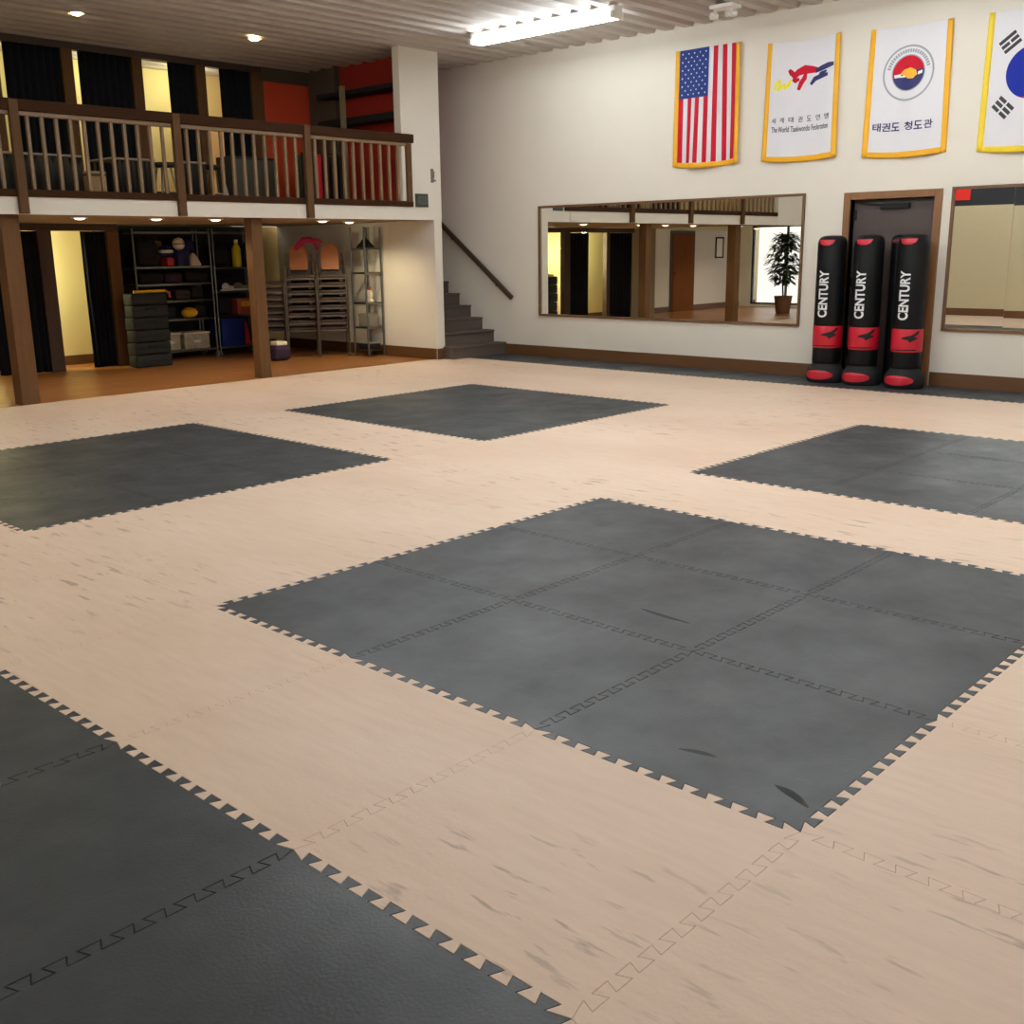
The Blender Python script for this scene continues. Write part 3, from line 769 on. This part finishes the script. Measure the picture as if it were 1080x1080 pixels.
def downlight(u, v, z, label, lens, spot, col=(1, .82, .55), ang=120, group=None):
    t = thing('recessed_downlight', label, 'ceiling light', (u, v, z), group)
    m = MB(); m.lathe([(.068, 0), (.095, -.002), (.1, -.012), (.094, -.016), (.07, -.012), (.068, 0)], seg=24, cap=False); m.obj('ring', M['fix'], t, True)
    m = MB(); m.lathe([(0, -.036), (.035, -.033), (.06, -.022), (.07, -.002), (0, -.002)], seg=24, cap=False); m.obj('lens', lens, t)
    ld = bpy.data.lights.new('downlight', 'SPOT'); ld.energy = spot; ld.color = col; ld.spot_size = radians(ang); ld.spot_blend = .6; ld.shadow_soft_size = .06
    lo = bpy.data.objects.new('downlight_beam', ld); COL.objects.link(lo); lo.parent = t; lo.location = (0, 0, -.06)
    return t
downlight(6.59, 13.15, CZ, 'glowing recessed ceiling light above the left balcony section', M['lamp'], 40)
downlight(9.02, 13.05, CZ, 'glowing recessed ceiling light above the balcony near the orange-red wall', M['lamp'], 40)
for u, lb in ((6.15, 'small recessed soffit light near the bright yellow doorway'), (7.15, 'small recessed soffit light above the black pad stack'), (8.0, 'small recessed soffit light beside the post at the shelves'), (9.75, 'small recessed soffit light above the stacked chairs')):
    downlight(u, 12.72, SO, lb, M['lampw'], 22, (1, .84, .6), 130, 'recessed lights under the balcony')
downlight(10.5, 13.05, SO, 'small recessed soffit light beside the cream stair wall', M['lampw'], 46, (1, .82, .5), 150, 'recessed lights under the balcony')
downlight(4.2, 12.8, SO, 'small recessed soffit light outside the photo near the lobby', M['lampw'], 9, (1, .8, .55), 130, 'recessed lights under the balcony')
def passage(u, v, z, e, drop=0):
    t = thing('passage_light', 'warm light added inside the yellow passage', 'ceiling light', (u, v, z), 'passage lights')
    m = MB(); m.lathe([(0, -.05), (.1, -.045), (.13, -.02), (.13, 0), (0, 0)], c=(0, 0, -drop), seg=20, cap=False); m.obj('lamp_shade', M['lampw'], t, True)
    ld = bpy.data.lights.new('passage_lamp', 'POINT'); ld.energy = e; ld.color = (1, .95, .60); ld.shadow_soft_size = .1
    lo = bpy.data.objects.new('passage_glow', ld); COL.objects.link(lo); lo.parent = t; lo.location = (0, 0, -.18 - drop)
    if drop: k = MB(); k.tube([(0, 0, 0), (0, 0, -drop)], .008, 6); k.obj('cord', M['blkm'], t)
for u in (6.4, 8.2, 9.6): passage(u, 15.62, CZ, 15)
passage(5.75, 15.95, SO, 12)
passage(6.45, 15.92, SO, 100, .42)  # unseen lamp hung low behind the curtain, added to light the doorway evenly
lt = downlight(.9, 14.3, SO, 'unseen lobby ceiling light added to brighten the cream wall', M['lampw'], 60, (1, .86, .66), 150)  # unseen downlight added to brighten the cream lobby wall
em = thing('emergency_spotlight', 'small white ceiling fixture above the American flag', 'ceiling fixture', (11.92, 7.5, CZ))
B(-.11, -.16, -.045, .11, .16, -.002, bev=.01).obj('base', M['fix'], em)
for y in (-.13, .13):
    m = MB(); m.tube([(0, y, -.045), (-.03, y, -.09)], .02, 8); m.lathe([(0, -.16), (.05, -.15), (.062, -.11), (.04, -.08), (0, -.075)], c=(-.04, y, 0), seg=14, cap=False); m.obj('lamp_head', M['whp'], em, True)
m = MB(); m.lathe([(0, -.13), (.03, -.12), (.035, -.08), (.02, -.045), (0, -.045)], c=(.05, 0, 0), seg=12, cap=False); m.obj('sensor', M['whp'], em, True)
# red sign on the dark left wall (seen in second mirror)
rs = thing('hanging_banner', 'red hanging banner on the dark wall reflected in the second mirror', 'banner', (XL, 9.75, 2.62))
B(.002, -.17, 0, .02, .17, .4).obj('cloth', M['redv'], rs); B(.0, -.2, .4, .03, .2, .425).obj('rod', M['blkm'], rs)

# ------------------------------------------------------------------ stacked black pads
pg = 'black pads in the stack'
hts = [.185, .185, .185, .185, .18, .17]
z = 0
nm = ['lowest black pad on the wood floor, bottom of the tall pad stack', 'black pad second from the floor in the tall pad stack', 'black pad third from the floor in the tall pad stack',
      'black pad fourth from the floor in the tall pad stack', 'black pad just under the topmost one of the pad stack', 'topmost black pad of the stack beside the brown post']
for k, h in enumerate(hts):
    dx = random.uniform(-.012, .012)
    t = thing('foam_pad', nm[k], 'pad', (8.17 + dx, 15.06, z - .004), pg)
    B(-.29, -.13, 0, .29, .13, h - .004, bev=.022, seg=3).obj('pad_body', M['blkg'], t, True)
    m = MB(); m.box(-.292, -.132, h * .45, .292, .132, h * .45 + .012, bev=.004); m.obj('piping', M['blk'], t)
    if k in (1, 3, 4): m = MB(); m.tube([(-.09, -.128, h * .62), (-.07, -.155, h * .68), (.07, -.155, h * .68), (.09, -.128, h * .62)], .010, 6); m.obj('handle', M['blkm'], t, True)
    z += h

# ------------------------------------------------------------------ wire shelving
def wire_unit(u0, u1, v0, v1, zs, h, label, casters=True):
    t = thing('wire_shelving', label, 'shelving unit', ((u0 + u1) / 2, (v0 + v1) / 2, 0))
    a, b = (u1 - u0) / 2, (v1 - v0) / 2; zb = .10 if casters else 0
    for sx in (-1, 1):
        for sy in (-1, 1):
            m = MB(); m.tube([(sx * a, sy * b, zb), (sx * a, sy * b, h)], .016, 8); m.obj('post', M['chrome'], t, True)
            if casters:
                m = MB(); m.tube([(sx * a - .012, sy * b, .04), (sx * a + .012, sy * b, .04)], .044, 14); m.tube([(sx * a, sy * b, .04), (sx * a, sy * b, .10)], .01, 6); m.obj('caster', M['grey'], t, True)
    for zz in zs:
        m = MB()
        m.box(-a, -b - .008, zz - .028, a, -b + .008, zz); m.box(-a, b - .008, zz - .028, a, b + .008, zz); m.box(-a - .008, -b, zz - .028, -a + .008, b, zz); m.box(a - .008, -b, zz - .028, a + .008, b, zz)
        n = int((2 * b) / .045)
        for k in range(1, n): m.box(-a, -b + 2 * b * k / n - .006, zz - .009, a, -b + 2 * b * k / n + .006, zz - .001)
        m.obj('wire_shelf', M['chrome'], t)
    return t
Z1 = [.14, .635, .925, 1.19, 1.455]
wire_unit(8.34, 9.66, 15.60, 16.08, Z1 + [1.985], 2.03, 'tall chrome wire shelving unit beside the black pad stack')
Z2 = [.14, .645, 1.04, 1.42]
wire_unit(9.72, 10.62, 15.60, 16.08, Z2 + [1.985], 2.03, 'tall chrome wire shelving unit behind the second support post')
def item(name, label, cat, mb, m, loc, smooth=True, group=None, rz=0):
    t = thing(name, label, cat, loc, group, rz); return t, mb.obj(name + '_body', m, t, smooth)
def bagshape(w, d, h):
    m = MB(); m.box(-w / 2, -d / 2, 0, w / 2, d / 2, h, bev=min(w, d, h) * .3, seg=4); return m
def duffel(label, loc, w, d, h, m, hm, cat='bag'):
    t, o = item('gym_bag', label, cat, bagshape(w, d, h), m, loc)
    k = MB(); k.tube([(-w * .22, -d * .3, h * .93), (-w * .18, -d * .3, h * 1.06), (0, -d * .3, h * 1.11), (w * .18, -d * .3, h * 1.06), (w * .22, -d * .3, h * .93)], .012, 6); k.obj('handle', hm, t, True)
    B(-w * .36, -d * .1 - .006, h * .985, w * .36, -d * .1 + .006, h * 1.01).obj('zip', hm, t)
def helmet(label, loc, m, m2, r=.13):
    t = thing('sparring_helmet', label, 'helmet', loc)
    k = MB(); k.lathe([(r * .78, 0), (r * .95, r * .3), (r, r * .8), (r * .88, r * 1.3), (r * .55, r * 1.62), (0, r * 1.72)], seg=20, cap=False); o = k.obj('shell', m, t, True)
    md = o.modifiers.new('thick', 'SOLIDIFY'); md.thickness = .02
    k = MB(); k.lathe([(r * 1.0, r * .55), (r * 1.06, r * .6), (r * 1.06, r * .95), (r * 1.0, r * 1.0)], seg=20, cap=False); k.obj('pad_ring', m2, t, True)
# top shelf of first unit
duffel('black rounded gym bag on the top shelf beside the post', (8.60, 15.78, 1.456), .36, .34, .42, M['blkm'], M['blk'])
duffel('tan canvas bag on the top shelf behind the helmets', (8.90, 15.975, 1.456), .22, .16, .40, M['tanbag'], M['walnut'])
helmet('blue and white sparring helmet on the top shelf', (8.958, 15.74, 1.60), M['navy'], M['white'], .11)
B(-.065, -.12, 0, .065, .12, .14, bev=.02).obj('kit_box', M['crim'], None, True, loc=(8.965, 15.74, 1.456)); tag(bpy.data.objects['kit_box'], 'dark red box under the blue and white helmet', 'box')
t, o = item('ball', 'white ball on the top shelf of the wire shelving', 'ball', MB().ball((0, 0, .1), .1), M['creamv'], (9.18, 15.72, 1.70))
k = MB(); k.lathe([(.1005, .09), (.1025, .1), (.1005, .11)], seg=20, cap=False); k.obj('seam', M['grey'], t)
t, o = item('storage_box', 'navy box under the white ball', 'box', B(-.10, -.12, 0, .10, .12, .244, bev=.01), M['navy'], (9.19, 15.73, 1.456)); B(-.103, -.123, .19, .103, .123, .246, bev=.006).obj('lid', M['navy'], t)
duffel('navy blue gym bag on the top shelf', (9.43, 15.97, 1.456), .30, .18, .42, M['navy'], M['blk'])
t, o = item('target_pad', 'cream cone-shaped pad leaning low on the top shelf', 'pad', MB().lathe([(.0, 0), (.12, 0), (.125, .03), (.05, .17), (.02, .20), (0, .2)], seg=20, cap=False), M['creamv'], (9.42, 15.73, 1.456))
k = MB(); k.tube([(0, 0, .195), (0, 0, .25)], .02, 8); k.obj('grip', M['blkm'], t, True)
# second shelf
duffel('long black gym bag on the second shelf', (8.62, 15.80, 1.191), .42, .34, .18, M['blkm'], M['blk'])
duffel('dark purple gym bag on the second shelf', (9.02, 15.80, 1.191), .32, .3, .17, M['purple'], M['blk'])
duffel('short black gym bag at the end of the second shelf', (9.42, 15.80, 1.191), .4, .34, .19, M['blkm'], M['blk'])
# third shelf
t, o = item('kick_shield', 'brown grey kick shield lying on the third shelf', 'pad', bagshape(.28, .3, .17), M['taupe'], (9.14, 15.78, .926)); B(-.14, -.155, .075, .14, .155, .09, bev=.004).obj('seam', M['blkm'], t)
duffel('black bundle on the third shelf', (9.42, 15.80, .926), .24, .28, .22, M['blkm'], M['blk'])
t, o = item('foam_noodle', 'yellow and orange foam strip draped over the top of the pad stack', 'foam strip', MB().tube([(-.22, 0, .022), (-.1, 0, .024), (.15, -.01, .026), (.28, -.03, .028)], .022, 8), M['yelv'], (8.17, 15.0, 1.083))
k = MB(); k.tube([(.28, -.03, .028), (.325, -.05, .0), (.335, -.055, -.08)], .022, 8); k.obj('bent_end', M['pink'], t, True)
t, o = item('card_stack', 'cream papers on the third shelf near the yellow strip', 'papers', B(-.11, -.12, 0, .11, .12, .035, bev=.002), M['creamv'], (9.12, 15.70, .892 + .0)) if False else (None, None)
# fourth shelf
t, o = item('focus_mitt', 'bright yellow focus mitt on the fourth shelf', 'pad', MB().ball((0, 0, .085), .135, .12, .085), M['yelv'], (9.26, 15.70, .636)); B(-.07, -.122, .07, .07, -.113, .10, bev=.004).obj('strap', M['fora'], t)
duffel('black bag behind the yellow mitt', (9.50, 15.88, .636), .26, .26, .22, M['blkm'], M['blk'])
duffel('black bag on the fourth shelf beside the pad stack', (8.9, 15.86, .636), .34, .26, .2, M['blkm'], M['blk'])
# bottom shelf
def bin_(label, loc, w, d, h):
    t, o = item('storage_bin', label, 'storage bin', B(-w / 2, -d / 2, 0, w / 2, d / 2, h, bev=.02), M['speck'], loc)
    B(-w / 2 - .012, -d / 2 - .012, h, w / 2 + .012, d / 2 + .012, h + .03, bev=.008).obj('lid', M['creamv'], t)
    B(-.06, -d / 2 - .006, h * .45, .06, -d / 2 + .002, h * .6, bev=.002).obj('label_plate', M['white'], t)
bin_('pale speckled storage bin on the bottom shelf nearest the pad stack', (8.84, 15.80, .141), .36, .34, .25)
bin_('pale speckled storage bin on the bottom shelf nearest the blue box', (9.32, 15.80, .141), .46, .34, .24)
# second unit
t, o = item('spray_bottle', 'pale yellow bottle on the top shelf of the rear unit', 'bottle', MB().lathe([(0, 0), (.07, 0), (.075, .02), (.072, .30), (.05, .34), (.03, .37), (.03, .40), (0, .40)], seg=18, cap=False), M['fyel'], (10.22, 15.70, 1.421))
k = MB(); k.lathe([(.034, .385), (.034, .44), (0, .445)], seg=14, cap=False); k.obj('cap', M['creamv'], t)
duffel('black gym bag beside the pale yellow bottle', (9.93, 15.82, 1.421), .34, .34, .36, M['blkm'], M['blk'])
duffel('black gym bag at the post end of the top shelf', (10.45, 15.84, 1.421), .26, .34, .36, M['blkm'], M['blk'])
def shoe(label, loc, rz, m):
    t = thing('sport_shoe', label, 'shoe', loc, 'shoes on the wire shelf', rz)
    k = MB(); k.box(-.14, -.045, 0, .14, .045, .03, bev=.012); k.obj('sole', M['whp'], t, True)
    k = MB(); k.ball((-.05, 0, .07), .085, .042, .06); k.ball((.07, 0, .05), .075, .04, .035); k.obj('upper', m, t, True)
shoe('white sport shoe on the second shelf of the rear unit', (9.98, 15.66, 1.041), .3, M['whp'])
shoe('grey sport shoe on the second shelf of the rear unit', (10.28, 15.72, 1.041), -.4, M['grey'])
shoe('tilted white sport shoe beside the support post on the rear unit', (10.48, 15.68, 1.041), 1.2, M['whp'])
duffel('black bag at the back of the rear unit second shelf', (10.1, 15.93, 1.041), .5, .2, .24, M['blkm'], M['blk'])
t, o = item('cardboard_box', 'pinkish box on the third shelf of the rear unit', 'box', B(-.16, -.14, 0, .16, .14, .26, bev=.006), M['pink'], (10.28, 15.76, .646), False)
B(-.10, -.146, .13, .11, -.1395, .22, bev=.002).obj('label_plate', M['fora'], t); B(-.162, -.02, .255, .162, .02, .264).obj('tape', M['tanbag'], t)
duffel('black bag beside the pinkish box', (9.92, 15.82, .646), .26, .3, .3, M['blkm'], M['blk'])
for u in (10.34, 10.44): pass
t, o = item('blue_bin', 'large plain blue box on the bottom shelf', 'box', B(-.22, -.2, 0, .22, .2, .455, bev=.012), M['blue'], (9.99, 15.79, .141)); B(-.225, -.205, .40, .225, .205, .458, bev=.008).obj('lid', M['blue'], t)
def cone(label, loc):
    t = thing('training_cone', label, 'cone', loc, 'red training cones')
    k = MB(); k.lathe([(.088, 0.02), (.07, .06), (.025, .36), (.018, .38), (0, .382)], seg=18, cap=False); k.obj('cone_body', M['redv'], t, True)
    B(-.094, -.094, 0, .094, .094, .022, bev=.008).obj('foot', M['redv'], t)
cone('red training cone beside the blue box', (10.322, 15.74, .141)); cone('red training cone nearest the support post', (10.518, 15.74, .141))

# ------------------------------------------------------------------ half round corner rack
rk = wire_unit(11.04, 11.36, 13.38, 13.72, [.12, .47, .855, 1.325, 1.70], 2.02, 'tall chrome wire rack against the cream stair wall', casters=False)
t, o = item('folded_hat', 'dark pointed hat on the top of the chrome rack', 'hat', MB().lathe([(0, 0), (.25, 0), (.255, .01), (.10, .09), (.03, .13), (0, .135)], seg=24, cap=False), M['blkm'], (11.20, 13.55, 1.701))
t.scale = (.56, .62, 1.2); k = MB(); k.lathe([(.11, .082), (.115, .086), (.105, .1)], seg=20, cap=False); k.obj('band', M['navy'], t)
t, o = item('ornament', 'small pink and white ornament on the middle rack shelf', 'ornament', MB().lathe([(0, 0), (.06, 0), (.065, .02), (.03, .06), (.05, .12), (.03, .19), (0, .2)], seg=16, cap=False), M['creamv'], (11.19, 13.48, .856)); k = MB(); k.ball((0, 0, .215), .032); k.obj('finial', M['pink'], t, True)
t, o = item('storage_box', 'grey box on the lower rack shelf', 'box', B(-.1, -.13, 0, .1, .13, .2, bev=.008), M['grey'], (11.20, 13.55, .471)); B(-.104, -.134, .16, .104, .134, .205, bev=.006).obj('lid', M['grey'], t)
t, o = item('storage_tray', 'dark green tray on the bottom rack shelf', 'tray', B(-.11, -.14, 0, .11, .14, .09, bev=.01), M['blkg'], (11.20, 13.55, .121)); B(-.114, -.144, .075, .114, .144, .092, bev=.006).obj('rim', M['grey'], t)

# ------------------------------------------------------------------ stacked chairs
def make_chair(upm, backm):
    t = thing('stacking_chair' if backm else 'stacking_stool', '', 'chair' if backm else 'stool', group='stacked chairs under the balcony' if backm else 'stacked stools under the balcony')
    B(-.21, -.21, .43, .21, .21, .475, bev=.018, seg=3).obj('seat', upm, t, True)
    k = MB()
    def bf(a, b):
        w_ = .20 * (1 - .18 * max(0, b - .5) ** 2 * 4 * .6); return (-w_ + 2 * w_ * a, .235 + .07 * b + .02 * (2 * a - 1) ** 2 * -1, .56 + .34 * b)
    if backm:
     pts = [(-.135, .0), (.135, .0), (.145, .10), (.14, .26), (.115, .36), (.06, .40), (-.06, .40), (-.115, .36), (-.14, .26), (-.145, .10)]
     k.prism(pts, lambda a, b: (a, .226 + b * .2, .55 + b), lambda a, b: (a, .250 + b * .2, .55 + b)); k.obj('backrest', backm, t)
    for sx in (-1, 1):
        k = MB(); k.tube([(sx * .225, -.20, .455), (sx * .23, -.215, .44), (sx * .235, -.25, 0)], .0105, 8); k.obj('leg', M['steel'], t, True)
        k = MB(); k.tube(([(sx * .195, .31, .80), (sx * .225, .25, .56)] if backm else []) + [(sx * .225, .22, .45), (sx * .235, .27, 0)], .0105, 8); k.obj('leg', M['steel'], t, True)
    k = MB(); k.box(-.212, -.205, .405, .212, -.185, .43); k.box(-.212, .185, .405, .212, .205, .43); k.box(-.212, -.19, .405, -.192, .19, .43); k.box(.192, -.19, .405, .212, .19, .43); k.obj('seat_frame', M['steel'], t)
    return t
ordn = ['lowest', 'second', 'third', 'fourth', 'fifth', 'sixth', 'seventh', 'eighth', 'ninth']
CH = make_chair(M['taupe'], M['taupe']); ck = kids(CH)
CS = make_chair(M['taupe'], None); csk = kids(CS)
CT = make_chair(M['dkseat'], M['tanleather']); ctk = kids(CT)
first = {0: True, 1: True, 2: True}
def stack(u, v, rz, n, where, step, toptan=True, lean=.036):
    for k in range(n):
        top = k == n - 1
        lab = ('tan-backed chair on top of the ' if top and toptan else 'topmost dark chair of the ' if top else ordn[k] + ' dark stacking chair from the floor in the ') + where
        loc = (u + sin(rz) * lean * k, v - cos(rz) * lean * k, step * k - .004)
        if not toptan: lab = ('topmost' if top else ordn[k]) + ' dark backless stool of the stack nearest the support post' if top else ordn[k] + ' dark backless stool from the floor in the stack nearest the support post'
        src, kk, key = (CS, csk, 2) if not toptan else (CT, ctk, 1) if top else (CH, ck, 0)
        if first[key]:
            src.location = loc; src.rotation_euler = (0, 0, rz); src['label'] = lab; first[key] = False
        else: dup(src, kk, loc, rz, lab)
stack(10.115, 14.69, -.6, 8, 'chair stack nearest the support post', .105, False)
stack(10.524, 14.41, -.6, 8, 'middle chair stack', .118)
stack(10.93, 14.13, -.6, 8, 'chair stack nearest the chrome rack', .118)
t, o = item('cloth_bundle', 'magenta cloth draped over the tan chair back of the middle stack', 'cloth', MB().tube([(-.10, -.02, -.10), (-.04, 0, -.02), (.04, 0, .05), (.14, 0, .06), (.22, 0, .02), (.26, .02, -.1)], .045, 10, rs=[.025, .05, .055, .05, .04, .025]), M['magenta'], (10.57, 14.385, 1.782), rz=-.6)
k = MB(); k.tube([(.2, -.02, .06), (.28, -.03, .05), (.34, -.02, .02)], .022, 8); k.obj('sleeve', M['crim'], t, True)
t, o = item('floor_bag', 'dark purple bag on the floor beside the chair stack', 'bag', bagshape(.3, .26, .24), M['purple'], (9.86, 14.15, -.004)); B(-.1, -.1, .235, .1, .1, .30, bev=.02).obj('white_bundle', M['creamv'], t, True)

# ------------------------------------------------------------------ balcony furniture
def bench(x0, x1, label):
    t = thing('skirted_table', label, 'table', ((x0 + x1) / 2, 13.75, FZ), 'low tables on the balcony')
    w_ = (x1 - x0) / 2
    B(-w_, -.3, .555, w_, .3, .58, bev=.004).obj('table_top', M['ltop'], t)
    k = MB(); per_ = []
    def f(a, b): return (-w_ + .01 + (2 * w_ - .02) * a, -.292 + .012 * sin(a * 60), .55 - .54 * b)
    k.surf(f, 90, 1); o = k.obj('skirt', M['ltblk'], t, True, fix=False); md = o.modifiers.new('thick', 'SOLIDIFY'); md.thickness = .004; md.offset = 0
    for sx in (-1, 1):
        for sy in (-1, 1): k = MB(); k.tube([(sx * (w_ - .05), sy * .24, .0), (sx * (w_ - .05), sy * .24, .555)], .016, 8); k.obj('leg', M['steel'], t)
bench(5.55, 6.62, 'low black-skirted table on the balcony nearest the left photo edge')
bench(7.0, 7.62, 'short black-skirted table on the balcony')
bench(8.0, 8.38, 'narrow black-skirted table on the balcony beside the stool')
t, o = item('wooden_crate', 'tan wooden crate on the balcony between the skirted tables', 'crate', B(-.12, -.14, 0, .12, .14, .40, bev=.008), M['tanbag'], (6.80, 13.6, FZ)); B(-.125, -.145, .34, .125, .145, .37, bev=.002).obj('band', M['walnut'], t)
def stool(u, v, label):
    t = thing('folding_stool', label, 'stool', (u, v, FZ), 'stools on the balcony')
    k = MB(); k.lathe([(0, .50), (.15, .50), (.165, .52), (.16, .555), (0, .565)], seg=22, cap=False); k.obj('seat', M['blkm'], t, True)
    for q in range(4):
        a = pi / 4 + q * pi / 2; k = MB(); k.tube([(.09 * cos(a), .09 * sin(a), .5), (.19 * cos(a), .19 * sin(a), 0)], .014, 8); k.obj('leg', M['chrome'], t, True)
    k = MB(); k.lathe([(.148, .16), (.158, .17), (.148, .18), (.14, .17), (.148, .16)], seg=20, cap=False); k.obj('foot_ring', M['chrome'], t, True)
stool(7.82, 13.6, 'black-topped chrome stool on the balcony behind the middle railing post')
stool(8.60, 13.6, 'black-topped chrome stool on the balcony before the narrow bright opening')
t, o = item('side_cabinet', 'dark cabinet on the balcony before the curtain next to the red wall', 'cabinet', B(-.4, -.2, 0, .4, .2, .75, bev=.008), M['blkm'], (9.6, 14.3, FZ), False)
for sx in (-1, 1): B(sx * .2 - .19, -.212, .04, sx * .2 + .19, -.2, .71, bev=.003).obj('door', M['dgrey'], t)
t, o = item('coat_rack', 'dark garment rack on the balcony in front of the red wall', 'rack', MB().tube([(-.35, 0, .0), (-.35, 0, .78), (.35, 0, .78), (.35, 0, 0)], .015, 8), M['blkm'], (10.3, 13.4, FZ))
for k_ in range(5):
    k = MB(); k.box(-.29 + k_ * .14 - .045, -.16, .14, -.29 + k_ * .14 + .045, .16, .76, bev=.02); k.obj('garment', [M['blkm'], M['crim'], M['blkm'], M['taupe'], M['blkm']][k_], t)

# ------------------------------------------------------------------ ficus by the lobby window (seen in mirror)
fp = thing('potted_ficus', 'tall potted ficus by the lobby window, seen only in the long mirror', 'plant', (.75, 13.55, 0))
k = MB(); k.lathe([(0, 0), (.17, 0), (.22, .38), (.23, .42), (.20, .42), (.19, .36), (0, .36)], seg=22, cap=False); k.obj('pot', M['pot'], fp, True)
k = MB(); k.tube([(0, 0, .3), (.03, .02, .8), (-.02, 0, 1.2), (.02, .01, 1.6)], .022, 8); k.obj('trunk', M['trunk'], fp, True)
k = MB()
for _ in range(900):
    th = random.uniform(0, 2 * pi); zz = random.uniform(.75, 1.95); rr = .46 * math.sqrt(random.random()) * (1 - .5 * abs(zz - 1.35) / .6)
    c0 = Vector((rr * cos(th), rr * sin(th), zz)); d0 = Vector((cos(th) + random.uniform(-.5, .5), sin(th) + random.uniform(-.5, .5), random.uniform(-.9, .3))).normalized()
    s0 = d0.cross(Vector((0, 0, 1))).normalized() * .045
    k._new([c0, c0 + d0 * .07 + s0, c0 + d0 * .18, c0 + d0 * .07 - s0], [(0, 1, 2, 3)])
o = k.obj('foliage', M['leaf'], fp, fix=False)

# ------------------------------------------------------------------ world, camera, view
wd = bpy.data.worlds.new('World'); SC.world = wd; wd.use_nodes = True
bg = wd.node_tree.nodes['Background']; bg.inputs[0].default_value = (1, .97, .92, 1); bg.inputs[1].default_value = 1.3
cam = bpy.data.cameras.new('Camera'); co = bpy.data.objects.new('Camera', cam); COL.objects.link(co)
F, P, RO, YW = 1121.2436, .2422935, .0131916, .7501694
cam.sensor_width = 36; cam.lens = F / 1080 * 36; cam.clip_start = .05; cam.clip_end = 200
fw = Vector((cos(YW) * cos(P), sin(YW) * cos(P), -sin(P))); r = Vector((sin(YW), -cos(YW), 0)); d = fw.cross(r)
r2 = cos(RO) * r + sin(RO) * d; d2 = -sin(RO) * r + cos(RO) * d
mt = Matrix((( r2.x, -d2.x, -fw.x, 0), (r2.y, -d2.y, -fw.y, 0), (r2.z, -d2.z, -fw.z, 1.65), (0, 0, 0, 1)))
co.matrix_world = mt
SC.camera = co
SC.cycles.use_denoising = True
SC.cycles.max_bounces = 10; SC.cycles.diffuse_bounces = 6; SC.cycles.glossy_bounces = 5
SC.cycles.sample_clamp_indirect = 6
SC.view_settings.view_transform = 'Standard'; SC.view_settings.look = 'None'; SC.view_settings.gamma = 1; SC.view_settings.use_curve_mapping = False
SC.view_settings.exposure = 0.31
